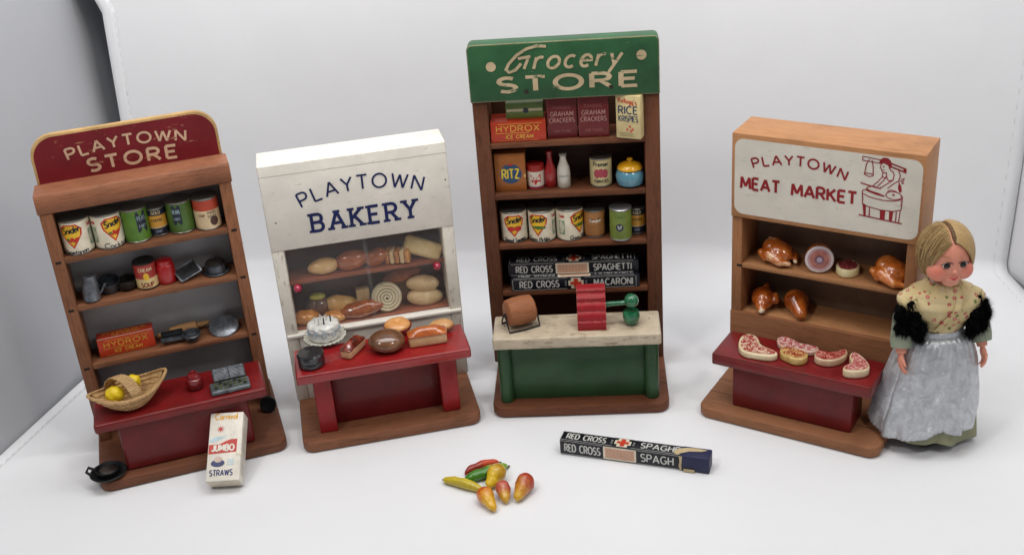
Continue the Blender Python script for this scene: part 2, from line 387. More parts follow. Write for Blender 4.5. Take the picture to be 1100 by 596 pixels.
def sweep(a, b):
    """a across 0..1, b along: floor front .. bend .. up the wall"""
    R_ = RAD * (1 - .8 * a ** 5)
    if b < .6: y0, z = -.6 + (2.05 - R_) * b / .6, 0
    elif b < .7: t = (b - .6) / .1 * pi / 2; y0 = 1.45 - R_ + R_ * sin(t); z = R_ * (1 - cos(t))
    else: y0 = 1.45; z = R_ + (1.25 - R_) * (b - .7) / .3
    yy = min(y0, 1.45); xl = max(xleft(min(yy, 1.45)), -2) if z < 1e-6 else -.468 - .055 * min(z, .5) + .11 * min(z, .4) - (max(0, z - .405) ** 2) * 9
    if z > 1e-6:
        k = min(1, z / .1); xl = xleft(yy) * (1 - k) + (-.497 + .058 * z - (max(0, z - .405) * .7)) * k
    xl = max(xl, -1.1)
    xr = xright(min(yy, 1.342)) if z < 1e-6 else .637 + .02 * z
    x = xl + (xr - xl) * a
    sk = 1.45 - yback(x) if y0 > 0 else 0
    y = y0 - sk * max(0, min(1, (y0 - .9) / .5))
    wv = .0009 * noise.noise(Vector((x * 4, y * 4, z * 4)))
    if z > .05: wv += .006 * noise.noise(Vector((x * 3, 7, z * 2.2)))
    return (x, y + (wv if z > .05 else 0), z + (wv if z <= .05 else 0) - .0005)
mb = MB(); mb.grid(90, 200, sweep, CLOTH)
o = mb.build('floor', ang=80, mods=(('SOLIDIFY', dict(thickness=.0015, offset=-1)),)); tag(o, None, None, kind='structure')
mb = MB(); st = []
for i in range(0, 150):      # hem of the cloth: folded strip and stitches along the left edge
    b = .40 + .47 * i / 150
    p = Vector(sweep(0, b)); q = Vector(sweep(.02, b)); d = (q - p).normalized()
    st.append((p, q, d))
def hemg(a, b):
    i = min(len(st) - 1, int(b * (len(st) - 1) + .5)); p, q, d = st[i]
    nrm = Vector((0, -sin(min(1, p.z / .1) * pi / 2), cos(min(1, p.z / .1) * pi / 2)))
    return tuple(p + d * (.016 * a) + nrm * (.0022 * (1 - (2 * a - 1) ** 4) + .0003))
mb.grid(7, 150, hemg, CLOTH)
for i in range(150 - 1):
    for k in range(2):
        p0 = Vector(hemg(.93, (i + k * .5) / 149)); p1 = Vector(hemg(.93, min(1, (i + k * .5 + .9) / 149)))
        if (p1 - p0).length > 1e-5:
            p0 += Vector((0, -.0006, .0006)); p1 += Vector((0, -.0006, .0006)); mb.tube([p0.lerp(p1, .1), p0.lerp(p1, .6)], .00028, THREAD, 4)
o = mb.build('hem', ang=80); tag(o, None, None, kind='structure')
mb = MB()   # right hem stitches (the seam of the tent)
for i in range(90):
    b = .5 + .4 * i / 90; p = Vector(sweep(.985, b)); q = Vector(sweep(.985, b + .0018)); up = Vector((0, -.0006, .0006))
    mb.tube([p + up, q + up], .00028, THREAD, 4)
o = mb.build('seam', ang=80); tag(o, None, None, kind='structure')
LW = [(-.95, -.2), (-.73, .6), (-.578, 1.09), (-.532, 1.262), (-.512, 1.36), (-.500, 1.43), (-.492, 1.50), (-.47, 1.57), (-.36, 1.62), (-.10, 1.60)]  # last points: unseen turn behind the cloth, shaped to keep the gap dark
def leftw(a, b):
    q = a * (len(LW) - 1); i = min(int(q), len(LW) - 2); k = q - i; P = [Vector(LW[max(0, min(len(LW) - 1, i + j))]) for j in (-1, 0, 1, 2)]
    v = .5 * ((2 * P[1]) + (P[2] - P[0]) * k + (2 * P[0] - 5 * P[1] + 4 * P[2] - P[3]) * k * k + (3 * P[1] - P[0] - 3 * P[2] + P[3]) * k ** 3)
    return (v.x - .004 - .012 * sin(pi * min(1, b)) + .003 * noise.noise(Vector((v.y * 3, b * 4, 0))), v.y, -.004 + 1.25 * b)
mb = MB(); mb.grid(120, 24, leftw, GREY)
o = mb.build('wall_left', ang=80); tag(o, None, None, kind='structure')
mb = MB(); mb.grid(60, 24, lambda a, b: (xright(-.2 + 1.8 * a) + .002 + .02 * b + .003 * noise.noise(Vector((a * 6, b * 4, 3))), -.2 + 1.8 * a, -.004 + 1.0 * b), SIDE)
o = mb.build('wall_right', ang=80); tag(o, None, None, kind='structure')

# ------------------------------------------------------------------ stands
ST = {'A': (-.3485, 1.0314, .2825), 'B': (-.14, 1.064, .1727), 'C': (.0613, 1.0811, -.0861), 'D': (.2682, 1.0098, -.5793)}
def wp(n, x, y, z=0):
    if n == 'G': return (x, y, z)
    a, b, t = ST[n]; return (a + x * cos(t) - y * sin(t), b + x * sin(t) + y * cos(t), z)
def ry(n): return 0 if n == 'G' else ST[n][2]
T = .012
WA = wood('8f5a38', '58341f', 'x'); WAz = wood('8f5a38', '58341f', 'z'); WAb = wood('875033', '53301c', 'x', sc=.8)
WC = wood('7a4628', '3f2213', 'x'); WCz = wood('6f4026', '3a2013', 'z'); WCb = wood('7c4628', '452413', 'x')
WD = wood('bd8450', '8f5c34', 'x'); WDz = wood('ad7344', '7a4c2a', 'z'); WDb = wood('a06840', '73462a', 'x')
WB = wood('a2552f' , '6d3521', 'x'); WBb = wood('8d5838', '5c3520', 'x')
DARK = plain('1d120c', .8)
RED = paint('781619', .36, .14, '5a2216', wear=.62, edge=.5, edgew=.0028, coat=.2); REDB = paint('6c1517', .42, .14, '3d1512', wear=.4, grain='z', coat=.15)
BASEOUT = lambda W, D, r: rrect(-W / 2, W / 2, 0, D, r, 6, (1, .0001, .0001, 1))
def basep(par, mat, W=.194, D=.15, dx=0, seams=(), r=.012):
    mb = MB(); mb.prism([(p[0] + dx, p[1]) for p in BASEOUT(W, D, r)], .0003, T, mat, .0022)
    for y in seams: mb.box(-W / 2 + dx + .0006, W / 2 + dx - .0006, y - .0003, y + .0003, T - .001, T + .00012, DARK, 0)
    return mb.build('base', par)
def side(par, x0, x1, y0, y1, z0, z1, mat, notches=(), lab=None, nx=None):
    mb = MB(); mb.box(x0, x1, y0, y1, z0, z1, mat, .0009)
    for z in notches:
        c = (x0 + x1) / 2 if nx is None else nx
        mb.box(c - .0028, c + .0028, y0 - .00015, y0 + .001, z - .0014, z + .0014, DARK, 0)
    o = mb.build('side_panel', par)
    if lab: o['label'] = lab
    return o
def slab(name, par, x0, x1, y0, y1, z0, z1, mat, bev=.0008, lab=None):
    mb = MB(); mb.box(x0, x1, y0, y1, z0, z1, mat, bev); o = mb.build(name, par)
    if lab: o['label'] = lab
    return o
MY = Matrix(((1, 0, 0, 0), (0, 0, -1, 0), (0, 1, 0, 0), (0, 0, 0, 1)))   # xy outline -> xz plane, extrude towards -y

# --- A: Playtown Store
sa = empty('toy_shop_stand', wp('A', 0, 0), ry('A')); tag(sa, 'wooden toy shop stand with arched maroon PLAYTOWN STORE sign and red counter', 'toy shop', 'wooden toy shop stands')
basep(sa, WAb, .195, .15, .001)
AY = .084
side(sa, -.0945, -.0822, AY, AY + .037, T, .2807, WAz, (.2275, .1724, .1026)); side(sa, .0822, .0945, AY, AY + .037, T, .2807, WAz, (.2275, .1724, .1026))
for z in (.228, .1729, .1031): slab('shelf', sa, -.0822, .0822, AY + .0008, AY + .037, z - .0032, z + .003, WA)
slab('back_panel', sa, -.0945, .0945, AY + .0372, AY + .040, T, .30, paint('a6a6a8', .75, .06))
mb = MB(); pr = [(.0368, 0), (.0368, .0193), (.0015, .0205), (-.0006, .0185), (-.0016, .010), (-.0008, .0015), (.0008, 0)]
mb.prism(pr, -.0958, .0958, wood('9c6140', '5c3520', 'x', sc=1.3), .0006, Matrix(((0, 0, 1, 0), (1, 0, 0, AY), (0, 1, 0, .2807), (0, 0, 0, 1)))); mb.build('visor', sa)
def ring(x0, x1, z0, z1, r): return rrect(x0, x1, z0, z1, r, 10, (0, 1, 1, 0))
mb = MB(); mb.prism(ring(-.0925, .0925, .30, .3500, .024), -.1275, -.1207, paint('c9a36c', .6, .18, '7a5830', wear=.5), .0012, MY)
mb.prism(ring(-.0898, .0898, .2995, .3472, .0222), 0, .00035, paint('761c24', .42, .10, 'b98a66', wear=.42), 0, Matrix(((1, 0, 0, 0), (0, 0, -1, .1207), (0, 1, 0, 0), (0, 0, 0, 1))))
sign = mb.build('sign_board', sa)
LETA = paint('d6b294', .5, .12, '761c24', wear=.5)
mb = MB(); mf = fplane(.1203)
text(mb, 'PLAYTOWN', -.0575, .0585, .3210, .0108, .00115, LETA, mf, gap=.34, bow=.0055, lift=.0002)
text(mb, 'STORE', -.0400, .0470, .3050, .0128, .00150, LETA, mf, gap=.38, lift=.0002, bow=.001)
mb.build('lettering', sign)
mb = MB(); mb.box(-.088, .088, .0062, .0724, .0663, .0772, RED, .003, seg=4); mb.build('counter_top', sa)
mb = MB(); mb.box(-.0665, .0665, .0122, .066, T, .0664, REDB, .003, seg=3); mb.build('counter_block', sa)

# --- B: Playtown Bakery
sb = empty('toy_bakery_stand', wp('B', 0, 0), ry('B')); tag(sb, 'white painted toy bakery stand with blue PLAYTOWN BAKERY lettering and red bench counter', 'toy shop', 'wooden toy shop stands')
WH = paint('e6e1d6', .55, .05, 'c0b8a9', wear=.5, edge=.3); WHz = paint('ddd7ca', .6, .06, 'aaa08f', wear=.6, grain='z', edge=.35)
basep(sb, WBb, .194, .15)
BY = .0925
side(sb, -.0984, -.0853, BY, .137, T, .198, WHz); side(sb, .0853, .0984, BY, .137, T, .198, WHz)
mb = MB(); mb.box(-.0986, .0986, .0920, .1385, .1975, .2938, WH, .0012)
mb.box(-.0978, .0978, .09185, .0925, .2822, .28245, plain('8d8577', .8), 0)
for x, z in ((-.0885, .2305), (.0945, .252), (-.045, .29405), (.05, .29405)):
    if z < .29: mb.add([(x + .0009 * cos(a * pi / 4), .0918, z + .0009 * sin(a * pi / 4)) for a in range(8)], [tuple(range(8))], DARK)
    else: mb.add([(x + .0007 * cos(a * pi / 4), .1, z + .0001 + .0 * a) if 0 else (x + .0007 * cos(a * pi / 4), .1 + .0007 * sin(a * pi / 4), .2939) for a in range(8)], [tuple(range(8))], DARK)
hd = mb.build('sign_board', sb)
NAVY = paint('141f55', .45, .08, 'dcd6c8', wear=.02)
mb = MB(); mf = fplane(.0918)
text(mb, 'PLAYTOWN', -.0590, .0680, .2440, .0152, .00105, NAVY, mf, gap=.30, lift=.0002, bow=.0112)
text(mb, 'BAKERY', -.0515, .0595, .2150, .0190, .00175, NAVY, mf, gap=.46, lift=.0002, serif=.21)
mb.build('lettering', hd)
slab('front_panel', sb, -.0853, .0853, .0935, .097, T, .0935, WH)
slab('sill', sb, -.0975, .0975, .0898, .1365, .0928, .0962, paint('e6e2d8', .45, .04, 'a39a88', wear=.2), .0006)
slab('case_floor', sb, -.0852, .0852, .1005, .1365, .0964, .0982, WB, .0003)
slab('back_panel', sb, -.0984, .0984, .1368, .140, T, .29, wood('6a4030', '3f241a', 'x'))
slab('shelf', sb, -.0852, .0852, .1035, .1365, .1505, .1550, WB)
t = NT('window_pane'); t.b.inputs['Base Color'].default_value = (.6, .62, .62, 1); t.b.inputs['Roughness'].default_value = .06
t.b.inputs['Transmission Weight'].default_value = 0; t.b.inputs['Alpha'].default_value = .05; t.b.inputs['Specular IOR Level'].default_value = .9; t.b.inputs['Coat Weight'].default_value = 1; GL = t.m
for x0, x1, y, kx in ((-.0850, .003, .0975, -.0775), (-.001, .0850, .0995, .0757)):
    p = slab('glass_pane', sb, x0, x1, y, y + .0007, .0975, .1972, GL, 0)
    mb = MB(); mb.lathe([(0, -.0042), (.0024, -.0040), (.0041, -.0022), (.0044, 0), (.0040, .0022), (.0022, .0042), (.0012, .0055)], glaze('b01c45', 'a01438', rough=.2), 20, Matrix.Translation((kx, y - .0052, .1515)) @ Matrix.Rotation(-pi / 2, 4, 'X')); mb.build('knob', p)
mb = MB(); mb.box(-.0922, .0922, .0003, .0598, .0838, .0949, paint('951a1e', .30, .12, '6a1c16', wear=.58, edge=.45, edgew=.0022, coat=.7), .0020, seg=4); mb.build('counter_top', sb)
for s in (-1, 1):
    mb = MB(); mb.box(s * .0673 - .0095, s * .0673 + .0095, .0163, .055, T, .0839, paint('941a1e', .38, .14, '5b1a14', wear=.45, edge=.3, grain='z', coat=.15), .0014, seg=3); mb.build('leg', sb)
slab('counter_block', sb, -.0577, .0577, .0317, .052, T, .0838, REDB)

# --- C: Grocery Store
sc_ = empty('toy_grocery_stand', wp('C', 0, 0), ry('C')); tag(sc_, 'tall dark wooden toy grocery stand with green Grocery STORE sign and green counter', 'toy shop', 'wooden toy shop stands')
basep(sc_, WCb, .1935, .152, .0022, r=.014)
CY = .1005
side(sc_, -.0979, -.0822, CY, .148, T, .3295, WCz); side(sc_, .0822, .0984, CY, .148, T, .3295, WCz)
for z in (.2815, .2220, .1622, .1038): slab('shelf', sc_, -.0822, .0822, CY + .0008, .147, z - .0062, z, WC)
slab('back_panel', sc_, -.0979, .0984, .148, .151, T, .33, wood('4a2b1c', '26150e', 'x'))
GRN = paint('2d5937', .45, .14, 'b09a7a', wear=.25, edge=.8, edgew=.0011); GRN2 = paint('2f5131', .42, .12, '16301f', wear=.2, grain='x', coat=.15)
mb = MB(); mb.prism(rrect(-.0990, .0988, .3290, .3905, .006, 6, (0, 1, 1, 0)), -.1185, -.0965, GRN, .0012, MY)
hd = mb.build('sign_board', sc_)
CRM = paint('c2ad8a', .5, .14, '2b5639', wear=.7)
mb = MB(); mf = fplane(.0963)
for x, z in ((-.0746, .3670), (.0804, .3712)): poly(mb, arc(x, z, .0052, .0052, 0, 345, 23), CRM, mf, .0002)
G_ = [arc(-.0415, .3705, .0155, .0115, 55, 250, 18) + [(-.0455, .3605), (-.0380, .3640), (-.0335, .3690)], [(-.0440, .3705), (-.0315, .3725)], [(-.0335, .3720), (-.0385, .3600)]]
G_ = [[(-.0165, .3855), (-.026, .3865), (-.0365, .3840), (-.047, .3780), (-.056, .3690), (-.0590, .3632), (-.0560, .3603), (-.0490, .3625), (-.0430, .3690)], [(-.0460, .3742), (-.0330, .3758)], [(-.0350, .3752), (-.0405, .3630)]]
for p in G_: stroke(mb, p, .0015, CRM, mf, None, .0002)
text(mb, 'rocery', -.0305, .0570, .3625, .0215, .00155, CRM, mf, gap=.24, slant=.30, lift=.0002)
AX[0] = 1.5; text(mb, 'STORE', -.0680, .0755, .3395, .0148, .0018, CRM, mf, gap=.36, lift=.0002); AX[0] = 1.0
for x, z in ((-.0395, .3388), (.0485, .3392)): poly(mb, arc(x, z, .0023, .0023, 0, 340, 17), plain('2b1c14', .7), mf, .0006)
mb.build('lettering', hd)
CTOP = paint('c5b69e', .38, .10, '9a8970', wear=.75, edge=.5, coat=.4, edgew=.0016)
mb = MB(); mb.box(-.0880, .0908, -.0012, .0517, .0858, .0993, CTOP, .0022, seg=4)
for x, y in ((-.076, .028), (.0800, .033)): mb.add([(x + .001 * cos(a * pi / 4), y + .001 * sin(a * pi / 4), .0994) for a in range(8)], [tuple(range(8))], DARK)
mb.build('counter_top', sc_)
for x0, x1 in ((-.0857, -.0712), (.0733, .0885)):
    xm = (x0 + x1) / 2; hw = (x1 - x0) / 2
    mb = MB(); mb.prism(arc(xm, .0175, hw, .0075, 180, 360, 14) + [(x1, .05), (x0, .05)], T, .0859, GRN2, .0006); mb.build('leg', sc_)
slab('counter_block', sc_, -.0713, .0734, .0190, .045, T, .0858, GRN2)

# --- D: Playtown Meat Market
sd = empty('toy_butcher_stand', wp('D', 0, 0), ry('D')); tag(sd, 'light wooden toy butcher stand with white PLAYTOWN MEAT MARKET sign and red counter', 'toy shop', 'wooden toy shop stands')
basep(sd, WDb, .194, .15, 0, (.0361, .0625), r=.013)
DY = .0968
side(sd, -.0976, -.0861, DY, .1463, .0790, .1965, WDz, (.1385,), nx=-.0885); side(sd, .0861, .0976, DY, .1463, .0790, .1965, WDz, (.1385,), nx=.0885)
slab('front_panel', sd, -.0980, .0980, DY - .0013, .101, T, .0823, wood('a66b42', '7a4a2c', 'x', sc=.8))
slab('shelf', sd, -.0861, .0861, DY + .0006, .1455, .1360, .1412, WD)
slab('shelf', sd, -.0861, .0861, .1013, .1455, .0775, .0818, WD)
slab('back_panel', sd, -.0976, .0976, .1462, .149, T, .28, paint('77604f', .7, .12))
mb = MB(); mb.box(-.0978, .0978, .0940, .1487, .1962, .2902, WD, .0012); hd = mb.build('sign_board', sd)
SG = paint('d6d0c4', .5, .05, 'c0bbaf', wear=.5)
mb = MB(); mf = fplane(.0939)
rr_ = rrect(-.0943, .0958, .2010, .2848, .010, 6); poly(mb, rr_, SG, mf, .00005); 
DR = paint('8e1c22', .5, .08, 'd6d0c4', wear=.03)
text(mb, 'PLAYTOWN', -.0735, .0215, .2545, .0100, .00095, DR, mf, gap=.30, bow=.0085, lift=.0003)
text(mb, 'MEAT', -.0868, -.0455, .2305, .0125, .0014, DR, mf, gap=.26, lift=.0003)
text(mb, 'MARKET', -.0320, .0338, .2305, .0125, .0014, DR, mf, gap=.24, lift=.0003)
mb.build('lettering', hd)
mb = MB()
def px2(px, py):   # traced in units of the emblem: 0..240 wide, 0..260 tall (y down)
    return (.0362 + px * .000182, .2822 - py * .000188)
def ln(pts, w=.00035): stroke(mb, [px2(*p) for p in pts], w * 1.25, DR, mf, None, .0003)
def fl(pts): poly(mb, [px2(*p) for p in pts], DR, mf, .0003)
ln([(8, 0), (115, 10), (112, 28), (8, 22), (8, 0)]); ln([(150, 18), (238, 42), (238, 60), (152, 36)], .0006); fl([(226, 41), (238, 44), (238, 58), (226, 54)])
ln([(45, 12), (30, 40), (22, 98), (50, 108), (70, 100), (66, 50), (58, 14)]); ln([(22, 98), (30, 90), (68, 92)])
fl([(96, 26), (100, 8), (118, -6), (142, -6), (158, 8), (164, 34), (156, 52), (144, 34), (122, 24), (106, 32)])
ln([(108, 34), (104, 52), (114, 60), (112, 66), (124, 78), (138, 74), (140, 92)]); ln([(150, 44), (160, 60), (172, 64), (180, 80)])
ln([(172, 40), (200, 50), (212, 80), (206, 110), (214, 140)]); ln([(120, 72), (118, 100), (96, 130), (70, 158)]); ln([(140, 92), (126, 120), (96, 156)])
ln([(180, 80), (176, 110), (140, 140), (118, 158)]); ln([(206, 110), (180, 130), (150, 160)]); ln([(138, 92), (152, 118), (176, 110)])
ln([(118, 100), (140, 104)]); ln([(118, 44), (126, 43)], .0005); ln([(120, 62), (128, 63)]); ln([(216, 100), (234, 94), (230, 108), (216, 110), (232, 120), (222, 124)])
fl([(208, 116), (222, 140), (226, 168), (214, 176), (204, 150)])
ln([(4, 148), (44, 156), (110, 166), (118, 158)], .0005); ln([(40, 172), (56, 162), (90, 158)]); fl([(36, 172), (60, 184), (110, 194), (140, 204), (136, 210), (90, 204), (40, 190)])
ln(arc(186, 196, 42, 22, 0, 360, 18)[:]); fl(arc(184, 192, 8, 5, 0, 340, 10)); ln([(150, 176), (170, 166), (200, 172)])
ln([(18, 190), (30, 184), (40, 182)]); ln([(18, 190), (18, 206), (60, 222), (130, 230), (190, 226), (232, 210), (232, 196), (222, 188)])
ln([(18, 206), (22, 262), (50, 276), (120, 286), (190, 284), (230, 270), (232, 210)])
ln([(18, 222), (26, 224)]); ln([(19, 238), (27, 240)]); ln([(224, 226), (232, 222)]); ln([(224, 244), (231, 240)])
fl([(22, 264), (42, 274), (44, 330), (32, 330)]); ln([(62, 280), (64, 332)]); ln([(62, 280), (62, 334)])
fl([(118, 288), (148, 288), (146, 340), (122, 338)]); fl([(168, 288), (190, 286), (186, 342), (170, 342)]); ln([(226, 274), (222, 344)]); ln([(206, 282), (206, 340)])
ln([(6, 330), (120, 338), (240, 346)], .0005)
mb.build('emblem', hd)
slab('counter_block', sd, -.0641, .0641, .0173, .056, T, .0633, REDB, .0025)
mb = MB(); mb.prism(rrect(-.0838, .0838, .0085, .0625, .002), .0632, .0766, RED, .0018); mb.build('counter_top', sd)

# ------------------------------------------------------------------ tins, jars, boxes
TIN = plain('8d8a82', .35, .8); TIND = plain('2c2a28', .45, .6)
CREAM = print_('e6dcc4', scuff=.25, under='8d7a58'); BLK = print_('14141a'); REDI = print_('c0271f'); YEL = print_('e8b92c'); GRNI = print_('2f6b2e')
def can(name, n, x, yf, z, r, h, body, deco, label, group='tins on the toy shelves', rot=0, lid=TIN, rim=None, tilt=0):
    """round tin: root mesh is the printed body, child lid"""
    mb = MB(); rim = rim or lid
    mb.lathe([(0, 0), (r * .94, 0), (r, .0006), (r, .0016), (r * .975, .0020)], rim, 44)
    mb.lathe([(r * .975, .0018), (r * .98, .0024), (r * .98, h - .0024), (r * .975, h - .0018)], body, 44)
    mb.lathe([(r * .975, h - .0020), (r, h - .0016), (r, h - .0004), (r * .96, h), (r * .93, h - .0003)], rim, 44)
    if deco: deco(mb, cyl(r * .98), r * .98, h)
    o = mb.build(name, loc=wp(n, x, yf + r, z + .0002), rot=(0, tilt, ry(n) + rot)); tag(o, label, 'tin', group)
    mb = MB(); mb.lathe([(r * .93, h - .0002), (r * .9, h - .0011), (0, h - .0011)], lid, 40); mb.build('lid', o)
    return o
def tx(mb, s, x0, x1, y, h, w, mat, mf, **k): text(mb, s, x0, x1, y, h, w, mat, mf, maxseg=.0015, **k)
def band(mb, mf, r, z0, z1, mat, lift=.00008, u0=None, u1=None):
    u0 = -pi * r if u0 is None else u0; u1 = pi * r if u1 is None else u1; N = 40
    mb.add([mf(u0 + (u1 - u0) * i / N, z, lift) for i in range(N + 1) for z in (z0, z1)], [(2 * i, 2 * i + 2, 2 * i + 3, 2 * i + 1) for i in range(N)], mat)
def snider(fruit, word, off=0, side=False):
    def f(mb, mf, r, h):
        c = off; s = r / .0155 * 1.28
        sh = [(c - .0082 * s, h * .58), (c, h * .20), (c + .0082 * s, h * .58), (c + .0092 * s, h * .76), (c + .005 * s, h * .90), (c - .005 * s, h * .90), (c - .0092 * s, h * .78)]
        def dens(pts, k=4): return [tuple(Vector(pts[i]).lerp(Vector(pts[(i + 1) % len(pts)]), j / k)) for i in range(len(pts)) for j in range(k)]
        poly(mb, dens(sh), print_('c8301f'), mf, .00012, 3)
        cc = (c, h * .66); poly(mb, dens([(cc[0] + (p[0] - cc[0]) * .84, cc[1] + (p[1] - cc[1]) * .84) for p in sh]), YEL, mf, .00022, 3)
        tx(mb, 'Snider', c - .0068 * s, c + .0072 * s, h * .66, h * .19, .0006, BLK, mf, lift=.00034, gap=.16, slant=.15, tilt=.15)
        if fruit == 'tomato':
            for dx in (-.0028, .0032): poly(mb, arc(c + dx * s, h * .47, .0033 * s, h * .085, 0, 345, 15), REDI, mf, .00042, 1)
            poly(mb, arc(c - .001, h * .53, .004 * s, h * .02, 0, 330, 9), GRNI, mf, .00046, 0)
        elif fruit == 'pickle':
            poly(mb, arc(c + .001, h * .49, .0068 * s, h * .05, 0, 345, 15), GRNI, mf, .00042, 1); poly(mb, arc(c + .001, h * .505, .005 * s, h * .018, 0, 345, 11), YEL, mf, .00048)
        else:
            for dx, dy in ((-.003, 0), (0, .03), (.003, 0), (-.0015, -.04), (.0018, -.05), (.004, .02), (.0005, -.01)): poly(mb, arc(c + dx * s, h * (.47 + dy), .0014 * s, h * .036, 0, 330, 9), REDI if dx > -.002 else GRNI, mf, .00042 + .0001 * abs(dx), 0)
        tx(mb, word, c - .010 * s, c + .0105 * s, h * .06, h * .13, .00042, BLK, mf, lift=.0002, gap=.14, slant=.12, bow=-.0012)
        for sd, sg in ((1, 1), (-1, -1)):
            u = c + sg * .0142 * s
            poly(mb, rect(u, u + sg * .0065 * s, h * .2, h * .66, 5), print_('8fa588', .6), mf, .00012, 0)
            for k in range(7): stroke(mb, [(u + sg * .0008, h * (.24 + k * .055)), (u + sg * .0058 * s, h * (.24 + k * .055))], .0002, print_('4f6b4c'), mf, .0015, .00022)
            tx(mb, 'Snider', u if sg > 0 else u - .0066, u + .0066 if sg > 0 else u, h * .76, h * .09, .00033, REDI, mf, lift=.0002, gap=.16)
    return f
SN = {}
can('snider_tin'.replace('snider', 'vegetable'), 'A', -.0660, .0850, .2310, .0155, .0372, CREAM, snider('beans', 'Vegetarian', -.004), 'large cream tin with dark beans, first at left under the maroon arched sign')
can('vegetable_tin', 'A', -.0350, .0852, .2310, .0155, .0372, CREAM, snider('mix', 'Cocktail', .006), 'large cream tin with red fruit, second at left under the maroon arched sign')
def dk_green(side_):
    def f(mb, mf, r, h):
        poly(mb, rrect(.0015 if side_ else -.0085, .0125 if side_ else .001, h * .3, h * .92, .002, 3), print_('1b2433'), mf, .00012, 2)
        tx(mb, 'PEAS' if side_ else 'BEANS', .0028 if side_ else -.0075, .0112 if side_ else 0, h * .66, h * .12, .0003, print_('8fa3a8'), mf, lift=.00025)
        tx(mb, 'FANCY', .0035 if side_ else -.0068, .0105 if side_ else -.0008, h * .45, h * .08, .0002, print_('8fa3a8'), mf, lift=.00025)
    return f
GC = print_('557c26', .35, .12, scuff=.05); GC2 = print_('4b6b2a', .35, .12, scuff=.05)
can('vegetable_tin', 'A', -.0073, .0868, .2310, .0135, .0368, GC, dk_green(True), 'bright green tin with a navy right edge, third under the maroon arched sign')
def yb(mb, mf, r, h):
    band(mb, mf, r, h * .34, h * .74, print_('d59a35')); band(mb, mf, r, h * .3, h * .34, print_('c9b48a'))
    tx(mb, 'GOLD', -.0045, .0045, h * .8, h * .1, .0003, print_('cbb88a'), mf, lift=.0002); tx(mb, 'COFFEE', -.0055, .0055, h * .54, h * .08, .00025, BLK, mf, lift=.0002); tx(mb, 'DRIP', -.003, .003, h * .15, h * .07, .00025, print_('8791a8'), mf, lift=.0002)
can('coffee_tin', 'A', .0140, .0950, .2310, .0102, .0312, print_('1c2030'), yb, 'narrow navy tin with a golden band between the two green tins')
can('vegetable_tin', 'A', .0380, .0900, .2310, .0138, .0350, GC2, dk_green(False), 'dull green tin with a navy left half, fifth under the maroon arched sign')
def scotch(mb, mf, r, h):
    band(mb, mf, r, h * .04, h * .62, print_('d8bf97', scuff=.2)); poly(mb, arc(.006, h * .28, .0045, h * .15, 0, 345, 15), print_('4a2c24'), mf, .00025, 2)
    for k, s_ in enumerate(('HARD', 'SAUCE')): tx(mb, s_, -.002 + .002, .009, h * (.52 - .0 - k * .12), h * .08, .00022, BLK, mf, lift=.0002)
    tx(mb, 'SOUP', -.0095, -.003, h * .45, h * .07, .00022, print_('7a4a30'), mf, lift=.0002)
can('tomato_tin', 'A', .0650, .0862, .2310, .0136, .0350, print_('b0432c', .4), scotch, 'orange red tin with a beige lower band, last under the maroon arched sign')
def soup(mb, mf, r, h):
    band(mb, mf, r, h * .03, h * .42, print_('dcc48c', scuff=.2)); tx(mb, 'CREAM', -.007, .007, h * .70, h * .12, .00035, print_('e3c9a0'), mf, lift=.0002)
    poly(mb, arc(0, h * .50, .0030, h * .14, 0, 345, 13), YEL, mf, .0003, 1); tx(mb, 'SOUP', -.0065, .0065, h * .12, h * .15, .0005, print_('8a3b1c'), mf, lift=.0002)
can('soup_tin', 'A', -.0088, .0905, .1759, .0116, .0300, print_('a93a34'), soup, 'small red and cream soup tin with a dark lid beside the plain red canister', lid=TIND)
# jar helper
def lathe_obj(name, n, x, y, z, prof, mat, label, cat, group=None, seg=36, rot=None, par=None, wob=0):
    mb = MB(); mb.lathe(prof, mat, seg, wob=wob)
    o = mb.build(name, par, loc=wp(n, x, y, z + .0002), rot=rot or (0, 0, ry(n)))
    if label: tag(o, label, cat, group)
    return o
RJ = glaze('b3161b', '9c1218', rough=.3)
o = lathe_obj('canister', 'A', .0115, .1035, .1759, [(0, 0), (.0092, 0), (.0100, .001), (.0100, .0195), (.0092, .0215), (.0084, .0220)], RJ, 'glossy plain red canister beside the soup tin on the second shelf', 'canister')
mb = MB(); mb.lathe([(.0086, .0218), (.0090, .0226), (.0088, .0250), (.0070, .0268), (.0030, .0275), (0, .0276)], RJ, 32); mb.build('lid', o)
PW = pewter('5c6269', .34); PWD = pewter('34373b', .42); PWL = pewter('7c8188', .32)
# pewter bits, second shelf of the maroon shop
o = lathe_obj('milk_can', 'A', -.0665, .092, .1764, [(0, 0), (.0078, 0), (.0088, .0012), (.0086, .010), (.0076, .019), (.0066, .0235), (.0072, .026), (.0070, .027), (.0058, .0265), (0, .0255)], PWL, 'grey pewter milk can leaning at the left end of the second shelf', 'jug', rot=(radians(-6), radians(6), ry('A')))
mb = MB(); mb.tube([(.0080, 0, .006), (.0105, 0, .009), (.0125, 0, .013), (.0145, -.001, .017)], [.0011, .001, .001, .0012], PWL, 8); mb.build('handle', o)
o = lathe_obj('cooking_pot', 'A', -.0475, .108, .1764, [(0, 0), (.0088, 0), (.0102, .003), (.0112, .0125), (.0116, .0135), (.0108, .0136), (.0098, .004), (0, .003)], PW, 'dark blue grey pewter cooking pot next to the milk can', 'pot', rot=(radians(14), 0, ry('A')))
mb = MB(); mb.tube([(-.010, 0, .011), (-.015, 0, .013), (-.018, 0, .012)], .0011, PW, 8); mb.build('handle', o)
